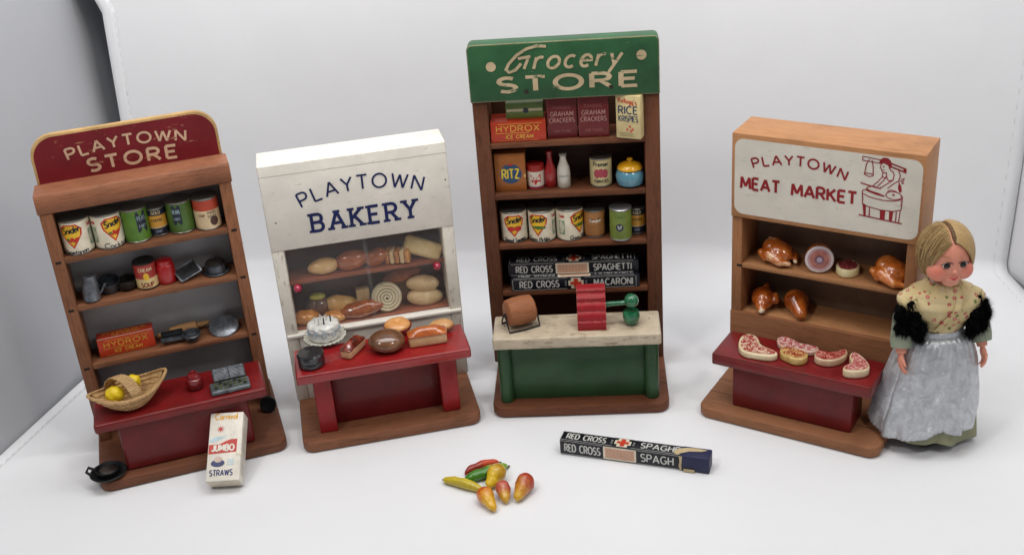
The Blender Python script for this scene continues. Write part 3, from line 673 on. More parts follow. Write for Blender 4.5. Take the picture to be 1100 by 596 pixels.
o = lathe_obj('bowl', 'A', -.0300, .104, .1759, [(0, 0), (.0070, 0), (.0098, .0035), (.0108, .0105), (.0112, .0118), (.0104, .0120), (.0092, .005), (0, .0035)], pewter('33302b', .55), 'squat brownish black metal bowl left of the soup tin', 'bowl')
mb = MB()
out = rrect(-.0125, .0125, -.0085, .0085, .002, 4); mb.prism(out, 0, .0016, PWL, .0006); mb.prism(rrect(-.0108, .0108, -.0068, .0068, .002, 4), .0015, .0019, PWD)
for s in (-1, 1): mb.box(-.0125, .0125, s * .0082 - .0007, s * .0082 + .0007, .0012, .0030, PWL, .0005); mb.box(s * .0122 - .0007, s * .0122 + .0007, -.0085, .0085, .0012, .0030, PWL, .0005)
o = mb.build('baking_tray', loc=wp('A', .0335, .101, .1835), rot=(radians(32), radians(-14), ry('A') + .35)); tag(o, 'small grey metal baking tray leaning on the second shelf', 'tray')
o = lathe_obj('saucepan', 'A', .0628, .1020, .1759, [(0, 0), (.0125, 0), (.0140, .0018), (.0136, .0022), (.0105, .0016), (.0105, .0100), (.0112, .0108), (.0105, .0112), (.0096, .0100), (0, .0096)], PW, 'round pewter saucepan on a wide dish at the right end of the second shelf', 'pan')
mb = MB(); mb.lathe([(.0098, .0112), (.0092, .0135), (.0060, .0150), (.0018, .0156), (.0018, .0172), (0, .0176)], pewter('3a332c', .5), 30); mb.build('lid', o)

def box_item(name, n, x, yf, z, wd, dp, h, mats, deco, label, rot=0, cat='box', group=None, bev=.0005, full=None, top=None):
    mb = MB(); mb.box(-wd / 2, wd / 2, 0, dp, 0, h, mats, bev)
    if deco: deco(mb, lambda u, v, l: (u, -l, v), wd, h)
    if top: top(mb, lambda u, v, l: (u, v, h + l), wd, dp)
    o = mb.build(name, loc=wp(n, x, yf, z + .0002), rot=full or (0, 0, ry(n) + rot)); tag(o, label, cat, group); return o
ORG = print_('b8371a', scuff=.12, under='5a1c10'); GOLD = print_('dba23e')
def hydrox(mb, mf, wd, h):
    s = wd / .06
    tx(mb, 'HYDROX', -.0235 * s, .0225 * s, h * .52, h * .27, .00055, GOLD, mf, gap=.3, lift=.00015)
    stroke(mb, [(-.025 * s, h * .43), (.012 * s, h * .43)], .0003, GOLD, mf, .002, .00015); stroke(mb, [(-.022 * s, h * .88), (.026 * s, h * .88)], .0003, GOLD, mf, .002, .00015)
    tx(mb, 'ICE CREAM', -.0135 * s, .0155 * s, h * .17, h * .17, .00042, GOLD, mf, gap=.28, slant=.1, lift=.00015)
    for k in range(20): stroke(mb, [(-.022 * s + k * .0022, h * .06), (-.021 * s + k * .0022, h * .085)], .0002, GOLD, mf, None, .00015)
box_item('ice_cream_carton', 'C', -.0515, .1035, .2815, .0590, .028, .0228, ORG, hydrox, 'orange red ice cream carton on the top shelf of the green grocery stand', group='HYDROX ice cream cartons')
def hyd_top(mb, mf, wd, dp):
    tx(mb, 'HYDROX', -.022, .022, dp * .58, dp * .2, .0005, GOLD, mf, gap=.3, lift=.00015); tx(mb, 'ICE CREAM', -.013, .015, dp * .32, dp * .13, .0004, GOLD, mf, gap=.28, lift=.00015)
    poly(mb, rect(-wd / 2 + .0006, wd / 2 - .0006, .0004, .0020), print_('d6cbbd'), mf, .0002)
box_item('ice_cream_carton', 'A', -.0440, .0965, .1062, .0585, .0180, .0205, print_('c43d1e', scuff=.12, under='5a1c10'), hydrox, 'orange red ice cream carton on the third shelf of the maroon topped stand', rot=.03, group='HYDROX ice cream cartons', top=hyd_top)
# third shelf: rolling pin, scoop, lid
PIN = wood('b98a55', '8d6236', 'x', sc=2)
mb = MB(); Mx = Matrix.Rotation(pi / 2, 4, 'Y')
mb.lathe([(0, -.0155), (.0040, -.0150), (.0056, -.0135), (.0062, 0), (.0056, .0135), (.0040, .0150), (0, .0155)], PIN, 28, Mx)
o = mb.build('rolling_pin', loc=wp('A', .0160, .1110, .1128), rot=(0, -.02, ry('A') + .12)); tag(o, 'tan wooden rolling pin on the third shelf behind the dark scoop', 'rolling pin')
for s in (-1, 1): mb = MB(); mb.lathe([(0, 0), (.0030, 0), (.0032, .004), (.0024, .0125), (0, .0135)], PIN, 20, Matrix.Translation((s * .0152, 0, 0)) @ Matrix.Rotation(s * pi / 2, 4, 'Y')); mb.build('handle', o)
mb = MB(); mb.lathe([(0, 0), (.0055, .0006), (.0085, .0035), (.0098, .0085), (.0103, .0092), (.0096, .0096), (.0078, .0045), (0, .002)], PW, 32)
o = mb.build('ladle', loc=wp('A', .0235, .0925, .1065), rot=(radians(6), 0, ry('A'))); tag(o, 'dark metal ladle with a round bowl lying in front of the rolling pin', 'ladle')
mb = MB(); mb.box(-.0330, -.0085, -.002, .0045, .0035, .0062, PW, .0008, Matrix.Rotation(.04, 4, 'Y')); mb.build('handle', o)
mb = MB(); mb.lathe([(0, 0), (.0150, .0004), (.0165, .0018), (.0160, .0035), (.0120, .0052), (.0040, .0060), (0, .0062)], PWL, 40)
o = mb.build('plate', loc=wp('A', .0590, .1010, .1095), rot=(radians(20), radians(-4), ry('A'))); tag(o, 'flat oval grey metal plate propped up at the right end of the third shelf', 'plate')
mb = MB(); mb.box(-.0115, .0115, 0, .008, 0, .011, PWD, .0012); o = mb.build('loaf_tin', loc=wp('A', .0035, .0985, .1062), rot=(0, 0, ry('A'))); tag(o, 'small black metal block tin standing next to the ice cream carton', 'tin')

# counter A: basket, jar, till tray
STRAW = wood('d8b078', 'a87a45', 'x', sc=1.2)
def basket():
    t = NT('straw'); co = t.coords(); wv = t.n('ShaderNodeTexWave', wave_type='BANDS', bands_direction='DIAGONAL'); wv.inputs['Scale'].default_value = 260; wv.inputs['Distortion'].default_value = 2.5
    t.l(co, wv.inputs[0]); n = t.noise(co, 160, 4, .6)
    c = t.mix(.45, t.ramp(wv.outputs[1], [(.15, '7d5228'), (.6, 'd9b27a')]), t.ramp(n, [(.3, 'a9794a'), (.7, 'e2c08c')]))
    t.l(c, t.b.inputs['Base Color']); t.rough(.65); t.bump(wv.outputs[1], .8, .0008); return t.m
BK = basket()
rt = empty('straw_basket', wp('A', -.0480, .0330, .0775), rot=(0, 0, ry('A') + .28)); tag(rt, 'boat shaped braided straw basket holding yellow fruit on the red counter', 'basket')
mb = MB()
def bsk(inner):
    def f(a, b):
        th = 2 * pi * a; rows = 5; q = b
        rx = .0120 + .0250 * q ** .8; ryy = .0095 + .0135 * q ** .7
        e = abs(cos(th)) ** 3
        x = rx * (1 + .10 * e * q) * cos(th); y = ryy * sin(th) * (1 - .35 * e)
        z = .0004 + .0170 * q ** 1.25 + .009 * q * e
        bulge = .0019 * abs(sin(pi * rows * q)) ** .7 + .00035 * sin(th * 60 + (int(q * rows) % 2) * pi)
        k = 1 - inner * .10
        return (x * k + cos(th) * bulge, y * k + sin(th) * bulge, z + inner * .0012)
    return f
mb.grid(120, 32, bsk(0), BK, closed=True); mb.grid(120, 20, bsk(1), BK, closed=True)
mb.add([bsk(0)(i / 60, 0) for i in range(60)], [tuple(range(60))], BK); mb.add([bsk(1)(i / 60, .12) for i in range(60)], [tuple(range(60))], BK)
ri = [bsk(0)(i / 120, 1) for i in range(121)]; mb.tube(ri, .0017, BK, 8); mb.build('bowl', rt)
mb = MB()
def hand(a, b):
    t = pi * a; w_ = (b - .5) * .0115
    bx = .0012 * sin(a * 60 + (b * 3)); 
    return (w_ - .006 + .0090 * cos(t), -.0165 * cos(t), .014 + .0205 * sin(t) + .0006 * abs(sin(b * pi * 3)) + .0002 * sin(a * 90))
mb.grid(80, 13, hand, BK); mb.build('handle', rt, mods=(('SOLIDIFY', dict(thickness=.0016)),))
LEM = glaze('d9b40c', 'e6c81e', 'cfa40a', rough=.45, coat=.1)
for i, (dx, dy, dz, r, lb) in enumerate(((-.0150, -.001, .0190, .0090, 'large yellow fruit at the open end of the straw basket'), (.0080, .008, .0220, .0070, 'smaller yellow fruit peeking out behind the basket handle'))):
    mb = MB(); mb.ell((0, 0, 0), (r * 1.1, r, r), LEM, amp=.0009, fr=220, seed=i, sub=4)
    a = ry('A') + .28; bx, by, bz = wp('A', -.0480, .0330, .0775)
    o = mb.build('yellow_fruit', loc=(bx + dx * cos(a) - dy * sin(a), by + dx * sin(a) + dy * cos(a), bz + dz)); tag(o, lb, 'fruit', 'yellow fruit in the basket')
RW = glaze('7e1418', '6a1014', rough=.3)
o = lathe_obj('sugar_pot', 'A', .0172, .0400, .0772, [(0, 0), (.0070, 0), (.0092, .003), (.0098, .0075), (.0086, .0120), (.0066, .0135)], RW, 'small dark red lidded pot in the middle of the red counter', 'pot')
mb = MB(); mb.lathe([(.0066, .0134), (.0070, .0145), (.0055, .0170), (.0020, .0182), (.0024, .0200), (0, .0210)], RW, 28); mb.build('lid', o)
rt = empty('cash_register', wp('A', .0520, .0270, .0774), rot=(0, 0, ry('A') + .02)); tag(rt, 'flat grey metal cash register with greenish keys on the red counter', 'cash register')
TL = pewter('757c80', .4)
mb = MB(); mb.box(-.0205, .0205, -.0150, .0060, 0, .0052, TL, .0018, seg=3); mb.build('body', rt)
for r_ in range(3):
    for c_ in range(7):
        mb = MB(); mb.box(-.0162 + c_ * .0050, -.0126 + c_ * .0050, -.0105 + r_ * .0048, -.0072 + r_ * .0048, .0050, .0063, pewter('6d755a' if (c_ + r_) % 3 else '3c4234', .5), .0004); mb.build('key', rt)
Mt = Matrix.Translation((.0015, .0070, .0035)) @ Matrix.Rotation(radians(38), 4, 'X')
mb = MB(); mb.box(-.0170, .0170, 0, .0150, 0, .0030, pewter('3a3e42', .45), .0008, Mt)
for i in range(9): mb.box(-.0155, .0155, .0012 + i * .0015, .0018 + i * .0015, .0030, .0034, PWL, .0001, Mt)
mb.box(-.0006, .0006, 0, .0150, .0029, .0042, PWD, .0002, Mt); mb.build('display_panel', rt)
# on the base
mb = MB(); mb.lathe([(0, -.0028), (.0060, -.0026), (.0084, -.0020), (.0092, -.0008), (.0092, .0010), (.0082, .0022), (.0066, .0020), (.0060, .0008), (0, .0004)], pewter('202225', .5), 36, Matrix.Rotation(radians(62), 4, 'X'))
o = mb.build('pan_lid', loc=wp('A', .0885, .0690, .0206), rot=(0, 0, -.05)); tag(o, 'small round black metal lid propped upright at the back right corner of the wooden base', 'lid')
DP = pewter('1e2022', .5)
mb = MB(); mb.lathe([(0, 0), (.0120, 0), (.0175, .0022), (.0190, .0040), (.0183, .0046), (.0165, .0038), (.0110, .0020), (0, .0020)], DP, 40, Matrix.Translation((0, 0, 0)))
o = mb.build('serving_dish', loc=wp('A', -.0860, .0145, .0124), rot=(0, 0, ry('A'))); tag(o, 'black metal dish with a brown mound on the front left corner of the base', 'dish')
mb = MB(); mb.lathe([(.0105, .0018), (.0120, .0040), (.0125, .0085), (.0118, .0090), (.0085, .0050), (0, .0045)], DP, 36); mb.build('cup', o)
mb = MB(); mb.tube([(-.017, .001, .003), (-.0215, .003, .007), (-.0185, .005, .0105), (-.012, .002, .008)], .0016, DP, 8); mb.build('handle', o)
mb = MB(); mb.ell((0, 0, .0055), (.0092, .0085, .0030), glaze('3a2c22', '241a16', rough=.5, coat=0), amp=.001, fr=160); mb.build('filling', o)

# straws carton leaning on the base
th = .95; yw = -.03
WHP = print_('e3ddd0', scuff=.12, under='9a8f7a')
def straws(mb, mf, wd, h):
    cx = 0; RP = print_('c2392f'); BL = print_('2e3766')
    tx(mb, 'Carnival', -.0118, .0112, h * .90, h * .085, .0006, print_('dca02c'), mf, lift=.00015, gap=.2)
    for k in range(8): a = k * pi / 4; stroke(mb, [(-.0055, h * .755), (-.0055 + .0036 * cos(a), h * .755 + .0036 * sin(a))], .0004, RP, mf, None, .00015)
    poly(mb, arc(-.0055, h * .755, .0017, .0017, 0, 330, 11), RP, mf, .0003)
    poly(mb, [(-.0165, h * .60), (-.010, h * .645), (-.002, h * .64), (.003, h * .67), (-.001, h * .62), (-.008, h * .585), (-.0165, h * .565)], print_('b9cfd8'), mf, .00012)
    poly(mb, [(-.0165, h * .39), (.0125, h * .41), (.0128, h * .60), (.006, h * .60), (0, h * .57), (-.006, h * .53), (-.0165, h * .53)], RP, mf, .00014)
    tx(mb, 'JUMBO', -.0128, .0098, h * .435, h * .085, .00085, WHP, mf, lift=.0003, gap=.28)
    poly(mb, arc(-.0060, h * .255, .0072, h * .055, 0, 345, 20), BL, mf, .00014); poly(mb, arc(-.0058, h * .31, .0042, h * .045, 0, 345, 18), print_('c9b3a6'), mf, .0003)
    for k in range(3): stroke(mb, [(.004, h * (.30 - k * .035)), (.0105, h * (.30 - k * .035))], .0007, print_('b9cfd8'), mf, None, .00015)
    tx(mb, 'STRAWS', -.0135, .0098, h * .075, h * .08, .0006, BL, mf, lift=.0002, gap=.28)
BD, BH = .0190, .0740
M_ = Matrix.Translation((-.3099, 1.0004, .0004)) @ Matrix.Rotation(yw, 4, 'Z') @ Matrix.Rotation(-th, 4, 'X') @ Matrix.Translation((0, -BD, 0))
mb = MB(); mb.box(-.0172, .0172, 0, BD, 0, BH, WHP, .0005)
mb.box(-.0160, .0160, .0015, BD - .002, -.0007, .0001, print_('cfc6b2'), .0002)
mb.box(-.0150, .0140, .002, BD - .002, BH - .0002, BH + .0006, print_('cfc6b2'), .0002)
for k in range(3): mb.add([(.01735, .005 + .004 * k, BH * .1), (.01735, .005 + .004 * k, BH * .8), (.01735, .0065 + .004 * k, BH * .8), (.01735, .0065 + .004 * k, BH * .1)], [(0, 1, 2, 3)], print_('b9b0a0'))
mb.box(.0120, .0180, -.0004, .006, BH * .36, BH * .40, print_('d8cfb8'), .0002)
straws(mb, lambda u, v, l: (u, -l, v), .0344, BH)
o = mb.build('drinking_straw_carton'); o.matrix_world = Matrix.Translation((0, 0, 0)) @ M_; tag(o, 'white carton of jumbo drinking straws leaning against the front of the red counter', 'carton')

# ------------------------------------------------------------------ grocery shelves
def gc(mb, mf, wd, h):
    lt = print_('b98a80')
    tx(mb, 'FAMOUS', -wd * .28, wd * .28, h * .74, h * .07, .0002, print_('93564e'), mf, lift=.00015); tx(mb, 'GRAHAM', -wd * .38, wd * .38, h * .56, h * .11, .00038, lt, mf, lift=.00015)
    tx(mb, 'CRACKERS', -wd * .42, wd * .42, h * .40, h * .11, .00038, lt, mf, lift=.00015); tx(mb, 'ONE POUND', -wd * .28, wd * .28, h * .15, h * .06, .0002, print_('93564e'), mf, lift=.00015)
    poly(mb, rect(-wd / 2 + .0008, -wd / 2 + .0011, h * .05, h * .95), print_('9a4a44'), mf, .0001)
MAR = print_('6d1c1f', scuff=.06, under='b98a80')
box_item('cracker_box', 'C', -.0045, .1080, .2815, .0315, .020, .0440, MAR, gc, 'dark maroon box of graham crackers directly beside the ice cream carton on the top shelf', group='graham cracker boxes', rot=.02)
box_item('cracker_box', 'C', .0290, .1060, .2815, .0322, .020, .0450, print_('701d1f', scuff=.22, under='b98a80'), gc, 'dark maroon graham cracker box with worn white edges next to the cream cereal box', group='graham cracker boxes')
def rice(mb, mf, wd, h):
    tx(mb, "Kellogg's", -wd * .38, wd * .36, h * .82, h * .11, .0004, REDI, mf, lift=.00015, tilt=-.12); tx(mb, 'RICE', -wd * .38, wd * .38, h * .58, h * .17, .0007, print_('24405a'), mf, lift=.00015); tx(mb, 'KRISPIES', -wd * .38, wd * .4, h * .40, h * .13, .00045, print_('24405a'), mf, lift=.00015)
    for dx, dy in ((0, 0), (.003, -.06), (-.003, -.07), (.001, -.1)): poly(mb, arc(.002 + dx, h * (.28 + dy), .0014, .0016, 0, 330, 8), print_('c8604a'), mf, .0002 + abs(dx) * .01)
    for k in range(3): stroke(mb, [(-wd * .36, h * (.13 - k * .035)), (wd * .2, h * (.13 - k * .035))], .0003, print_('9a8c62'), mf, None, .00015)
box_item('cereal_box', 'C', .0650, .0960, .2815, .0270, .017, .0470, print_('d3c08c', scuff=.15, under='a18a55'), rice, 'cream box of rice cereal turned at the right end of the top shelf', rot=-.38)
def gtop(mb, mf, wd, h):
    poly(mb, rect(-wd / 2 + .001, wd / 2 - .001, h * .45, h * .62), print_('cfc59c'), mf, .0001); poly(mb, arc(.0015, h * .5, .0030, .0030, 0, 340, 15), print_('26303c'), mf, .0002)
box_item('green_carton', 'C', -.0440, .1120, .3045, .0400, .018, .0170, print_('63783a'), gtop, 'green carton lying on top of the ice cream carton under the green sign')
def ritz(mb, mf, wd, h):
    tx(mb, 'RITZ', -.0090, .0095, h * .34, h * .24, .0009, print_('e6c83a'), mf, lift=.0003, gap=.25); poly(mb, arc(.0005, h * .46, .0118, h * .26, 0, 345, 24), print_('264a70'), mf, .00015)
    poly(mb, arc(.0005, h * .70, .003, .001, 0, 340, 9), REDI, mf, .0003); poly(mb, arc(.0155, h * .40, .0012, .0022, 0, 340, 9), print_('d9b66a'), mf, .0002)
box_item('cracker_box', 'C', -.0640, .1115, .2220, .0335, .018, .0435, print_('a8642c', scuff=.1, under='6b3c1c'), ritz, 'orange brown cracker box with a blue round RITZ emblem on the second shelf', group=None)
def rd(mb, mf, r, h):
    band(mb, mf, r, h * .12, h * .74, print_('ded2c0')); poly(mb, [(-.006, h * .62), (.0, h * .52), (.006, h * .66), (.006, h * .3), (0, h * .2), (-.004, h * .3)], REDI, mf, .00025, 1)
    tx(mb, 'ROYAL', -.005, .0055, h * .40, h * .14, .0004, print_('eadfcc'), mf, lift=.0004); band(mb, mf, r, 0.002, h * .10, print_('5a4a80'))
can('baking_powder_tin', 'C', -.0372, .1120, .2220, .0097, .0275, print_('a3241f'), rd, 'small red and white tin beside the orange brown cracker box', 'tins in the grocery stand', lid=plain('a3241f', .4))
RG = glaze('a31a1c', '8d1518', rough=.3)
o = lathe_obj('ketchup_bottle', 'C', -.0210, .1215, .2220, [(0, 0), (.0062, 0), (.0068, .001), (.0068, .0165), (.0060, .0210), (.0038, .0270), (.0030, .0330), (.0030, .0370)], RG, 'glossy red ketchup bottle next to the white milk bottle', 'bottle', 'bottles on the second grocery shelf')
mb = MB(); mb.lathe([(.0034, .0368), (.0036, .0374), (.0036, .0405), (.0028, .0412), (0, .0413)], RG, 24); mb.build('cap', o)
mb = MB(); mb.lathe([(0, 0), (.0066, 0), (.0073, .0012), (.0073, .0170), (.0066, .0225), (.0042, .0290), (.0034, .0325), (.0036, .0350), (.0042, .0362), (.0038, .0375), (0, .0376)], glaze('d9d4c8', 'c9c3b4', rough=.3), 30)
mf = cyl(.0074); stroke(mb, [(-.005, .0135), (.006, .0138)], .0003, print_('8a8a90'), mf, .001, .0001)
for k in range(5): stroke(mb, [(-.004 + k * .0018, .0142), (-.0035 + k * .0018, .0158)], .0002, print_('8a8a90'), mf, None, .0001)
o = mb.build('milk_bottle', loc=wp('C', -.0062, .1190, .2222), rot=(0, 0, ry('C'))); tag(o, 'white milk bottle standing right of the red ketchup bottle', 'bottle', 'bottles on the second grocery shelf')
mb = MB(); mb.lathe([(.0042, .0362), (.0044, .0376), (.0040, .0388), (0, .0389)], plain('8d8a80', .5), 24); mb.build('cap', o)
def prem(mb, mf, r, h):
    tx(mb, 'Premier', -.0085, .0085, h * .74, h * .15, .0004, BLK, mf, lift=.0002, gap=.2); 
    for dx, dy in ((-.0045, 0), (0, .02), (.0045, 0)): poly(mb, arc(dx, h * (.48 + dy), .0034, h * .16, 0, 345, 15), print_('a8404c'), mf, .00015 + .01 * abs(dx), 1)
    tx(mb, 'TOMATOES', -.0080, .0080, h * .17, h * .1, .0003, BLK, mf, lift=.0002, gap=.2)
can('tomato_tin', 'C', .0345, .1090, .2220, .0122, .0330, print_('cfc08e', scuff=.2, under='8d7a50'), prem, 'beige tin picturing pink tomatoes on the second shelf beside the blue jar', 'tins in the grocery stand')
BG = glaze('4a7f94', '5b8ea0', '41748a', rough=.22)
o = lathe_obj('cookie_jar', 'C', .0660, .1150, .2220, [(0, 0), (.0105, 0), (.0140, .0025), (.0157, .0085), (.0155, .0135), (.0135, .0180), (.0120, .0190)], BG, 'round blue ceramic jar with a yellow lid on the second grocery shelf', 'jar')
YG = glaze('d9a01c', 'cf9418', rough=.25)
mb = MB(); mb.lathe([(.0128, .0188), (.0140, .0196), (.0138, .0212), (.0110, .0242), (.0050, .0262), (.0022, .0268), (.0020, .0278), (.0032, .0290), (.0030, .0302), (0, .0310)], YG, 36); mb.build('lid', o)
can('vegetable_tin', 'C', -.0648, .1035, .1622, .0154, .0370, CREAM, snider('tomato', 'Strained Tomatoes', .001), 'large cream tin with two red tomatoes, at the left end of the third grocery shelf', 'tins in the grocery stand')
can('vegetable_tin', 'C', -.0333, .1022, .1622, .0154, .0370, CREAM, snider('pickle', 'Green Pickles', -.0045), 'large cream tin with a green vegetable, second on the third grocery shelf', 'tins in the grocery stand')
can('vegetable_tin', 'C', -.0025, .1030, .1622, .0154, .0370, CREAM, snider('pickle', 'Green Pickles', .0125), 'large cream tin turned until its emblem sits at its right edge, third grocery shelf', 'tins in the grocery stand')
def camp(mb, mf, r, h):
    poly(mb, rrect(-.0060, .0078, h * .56, h * .74, .002, 4), print_('5a1c18'), mf, .00012, 1); tx(mb, 'Campbell', -.0050, .0068, h * .60, h * .10, .00045, print_('e8dcc0'), mf, lift=.0003, gap=.16)
    for k in range(8): stroke(mb, [(-.0085, h * (.48 - k * .05)), (.0085, h * (.48 - k * .05))], .0002, print_('8d5a30'), mf, .0015, .0001)
    band(mb, mf, r, h * .05, h * .09, print_('5a2418'))
can('soup_tin', 'C', .0250, .1080, .1622, .0121, .0325, print_('b07a45', scuff=.15, under='7a4c28'), camp, 'tan brown tin with a dark red name panel right of the cream tins', 'tins in the grocery stand')
def v57(mb, mf, r, h):
    poly(mb, arc(-.0015, h * .44, .0042, h * .12, 0, 345, 20), print_('1d2c44'), mf, .00015, 1); tx(mb, '57', -.0032, .0005, h * .39, h * .1, .0004, print_('d0d6c8'), mf, lift=.0003)
    tx(mb, 'FANCY', -.006, .006, h * .74, h * .07, .00025, print_('4a6a28'), mf, lift=.0002); band(mb, mf, r, h * .86, h * .88, print_('5d7d35'))
    for k in range(3): stroke(mb, [(-.006, h * (.24 - k * .05)), (.006, h * (.24 - k * .05))], .0002, print_('55752f'), mf, .0015, .0001)
can('vegetable_tin', 'C', .0540, .0965, .1622, .0124, .0370, print_('75863c', .4, .12), v57, 'olive green tin with a dark round 57 emblem on the third grocery shelf', 'tins in the grocery stand', lid=plain('a9a9ac', .3, .8))
can('coffee_tin', 'C', .0722, .1130, .1622, .0100, .0310, print_('1c2438'), yb, 'navy and gold tin half hidden behind the olive green tin', 'tins in the grocery stand')
# spaghetti boxes
NV = print_('12141f', .38, .1, scuff=.12, under='55555e'); WT = print_('c9c9c4'); PK = print_('cfa48a', scuff=.2, under='8a6a58'); NB = print_('1b1f45', .5)
def face_a(word, L, hh, cut=1):   # cross face
    def f(mb, mf, lay=.00012):
        k = L / .135; tx(mb, 'RED CROSS', -.0580 * k, -.0170 * k, hh * .24, hh * .52, .00068, WT, mf, lift=lay, gap=.26)
        tx(mb, word, .0200 * k, min(.0600, .0200 + .0066 * len(word)) * k, hh * .24, hh * .52, .00068, WT, mf, lift=lay, gap=.26)
        for (a0, a1, b0, b1) in ((-.0075, .0095, .30, .72), (-.0045, .0065, .06, .94)): poly(mb, rect(a0, a1, hh * b0, hh * b1, 2), print_('d9cfb8'), mf, lay + .0001 * (b0 > .1))
        for (a0, a1, b0, b1) in ((-.0052, .0072, .38, .62), (-.0012, .0032, .12, .88)): poly(mb, rect(a0, a1, hh * b0, hh * b1, 2), print_('c23a22'), mf, lay + .0003 + .0001 * (b0 > .2))
        for u in (-.0105, .0125): 
            for v in (.35, .5, .65): stroke(mb, [(u - .001, hh * v), (u + .001, hh * v)], .0003, WT, mf, None, lay)
        for v in (.06, .94): stroke(mb, [(-L / 2 + .003, hh * v), (-.009, hh * v)], .0002, WT, mf, .02, lay); stroke(mb, [(.011, hh * v), (L / 2 - .006, hh * v)], .0002, WT, mf, .02, lay)
        for u in (-L / 2 + .002, L / 2 - .004): stroke(mb, [(u, hh * .05), (u, hh * .95)], .0002, WT, mf, None, lay)
    return f
def face_b(word, L, hh):   # pink panel face
    def f(mb, mf, lay=.00012):
        k = L / .135; tx(mb, 'RED CROSS', -.0590 * k, -.0215 * k, hh * .25, hh * .5, .00068, WT, mf, lift=lay, gap=.26)
        tx(mb, word, .0215 * k, min(.0600, .0215 + .0066 * len(word)) * k, hh * .25, hh * .5, .00068, WT, mf, lift=lay, gap=.26)
        poly(mb, rect(-.0180 * k, .0165 * k, hh * .06, hh * .94, 3), print_('ddd2bc'), mf, lay); poly(mb, rect(-.0160 * k, .0145 * k, hh * .16, hh * .84, 3), PK, mf, lay + .0001)
        for r_ in range(4):
            for c_ in range(8): stroke(mb, [(-.0145 * k + c_ * .0036, hh * (.26 + r_ * .15)), (-.0125 * k + c_ * .0036, hh * (.26 + r_ * .15) + (.0003 if c_ % 2 else 0))], .00016, print_('8a6458'), mf, None, lay + .0002)
        for v in (.05, .95): stroke(mb, [(-L / 2 + .003, hh * v), (-.019 * k, hh * v)], .0002, WT, mf, .02, lay); stroke(mb, [(.0175 * k, hh * v), (L / 2 - .006, hh * v)], .0002, WT, mf, .02, lay)
    return f
def pasta(n, x, yf, z, L, dp, h, front, top, label, rot=0, rx=0):
    mb = MB(); mb.box(-L / 2, L / 2, 0, dp, 0, h, NV, .0005)
    front(mb, lambda u, v, l: (u, -l, v)); top(mb, lambda u, v, l: (u, v, h + l))
    o = mb.build('pasta_box', loc=wp(n, x, yf, z + .0002), rot=(rx, 0, ry(n) + rot)); tag(o, label, 'box', 'long navy pasta boxes'); return o
a = .0145
pasta('C', .0005, .1010, .1038, .1450, .0200, .0150, face_a('MACARONI', .145, .0150), face_b('MACARONI', .145, .02), 'long navy macaroni box at the bottom of the stack on the fourth grocery shelf')
pasta('C', -.0012, .1080, .1192, .1470, .0200, .0150, face_b('SPAGHETTI', .147, .0150), face_a('SPAGHETTI', .147, .02), 'long navy spaghetti box lying on top of the macaroni box on the fourth grocery shelf', rot=-.01)
L, dp, h = .1555, .0165, .0175
mb = MB(); mb.box(-L / 2, L / 2 - .0290, 0, dp, 0, h, NV, .0006); mb.box(L / 2 - .0295, L / 2, -.0012, dp + .0003, .0002, h + .0004, NB, .0012)
sh = .0135; face_b('SPAGH', .135, h)(mb, lambda u, v, l: (u - sh, -l, v)); face_a('SPAGHE', .135, dp)(mb, lambda u, v, l: (u - sh, v, h + l))
TORN = print_('bda982', scuff=.2, under='7a6a4a')
poly(mb, [(.040, .004), (.0445, .0105), (.052, .0135), (.062, .0150), (.0735, .0135), (.068, .0100), (.056, .0080), (.0480, .0030), (.0450, -.0008)], TORN, lambda u, v, l: (u, v, h + .0006 + l))
poly(mb, [(.0470, h), (.0478, h * .6), (.0468, h * .3), (.0482, .001), (.0500, .001), (.0496, h * .4), (.0504, h)], TORN, lambda u, v, l: (u, -.0014 - l, v))
mb.box(.052, .063, -.0030, -.0012, .0002, .0030, TORN, .0003)
o = mb.build('pasta_box', loc=(.0358 + cos(-.362) * L / 2, 1.0125 + sin(-.362) * L / 2, .0002), rot=(0, 0, -.362)); tag(o, 'long navy spaghetti box with a torn blue end lying alone on the white cloth', 'box', 'long navy pasta boxes')

# counter C: paper roll on a wire stand, coffee mill
BAR = wood('a9673a', '7a4526', 'x', sc=1.5, rough=.55)
rt = empty('paper_roll_holder', wp('C', -.0585, .0290, .0994), rot=(0, 0, ry('C') + .42)); tag(rt, 'brown wooden barrel roll resting in a black wire holder on the cream counter', 'roll holder')
mb = MB(); mb.lathe([(0, -.0160), (.0118, -.0155), (.0140, -.0140), (.0154, -.006), (.0156, .004), (.0145, .0135), (.0122, .0152), (0, .0152)], BAR, 36, Matrix.Translation((0, 0, .0180)) @ Mx); mb.build('roll', rt)
WIR = plain('2a2a2c', .45, .6)
mb = MB(); mb.tube([(-.0172, 0, .0180), (-.0178, -.008, .008), (-.0175, -.0125, .0012), (0, -.0135, .0010), (.0172, -.0120, .0012), (.0178, -.007, .009), (.0170, 0, .0180)], .0010, WIR, 8)
mb.tube([(-.0172, 0, .0180), (-.0178, .008, .008), (-.0175, .0115, .0012), (0, .0125, .0010), (.0172, .0115, .0012), (.0178, .007, .009), (.0170, 0, .0180)], .0010, WIR, 8); mb.build('wire_frame', rt)
rt = empty('coffee_mill', wp('C', .0185, .0110, .0994), rot=(0, 0, ry('C') + .0)); tag(rt, 'red stepped wooden block with a green crank and ball on the cream counter', 'coffee mill')
RB = paint('9c1e26', .42, .12, 'c0806c', wear=.12, edge=.2, edgew=.0005)
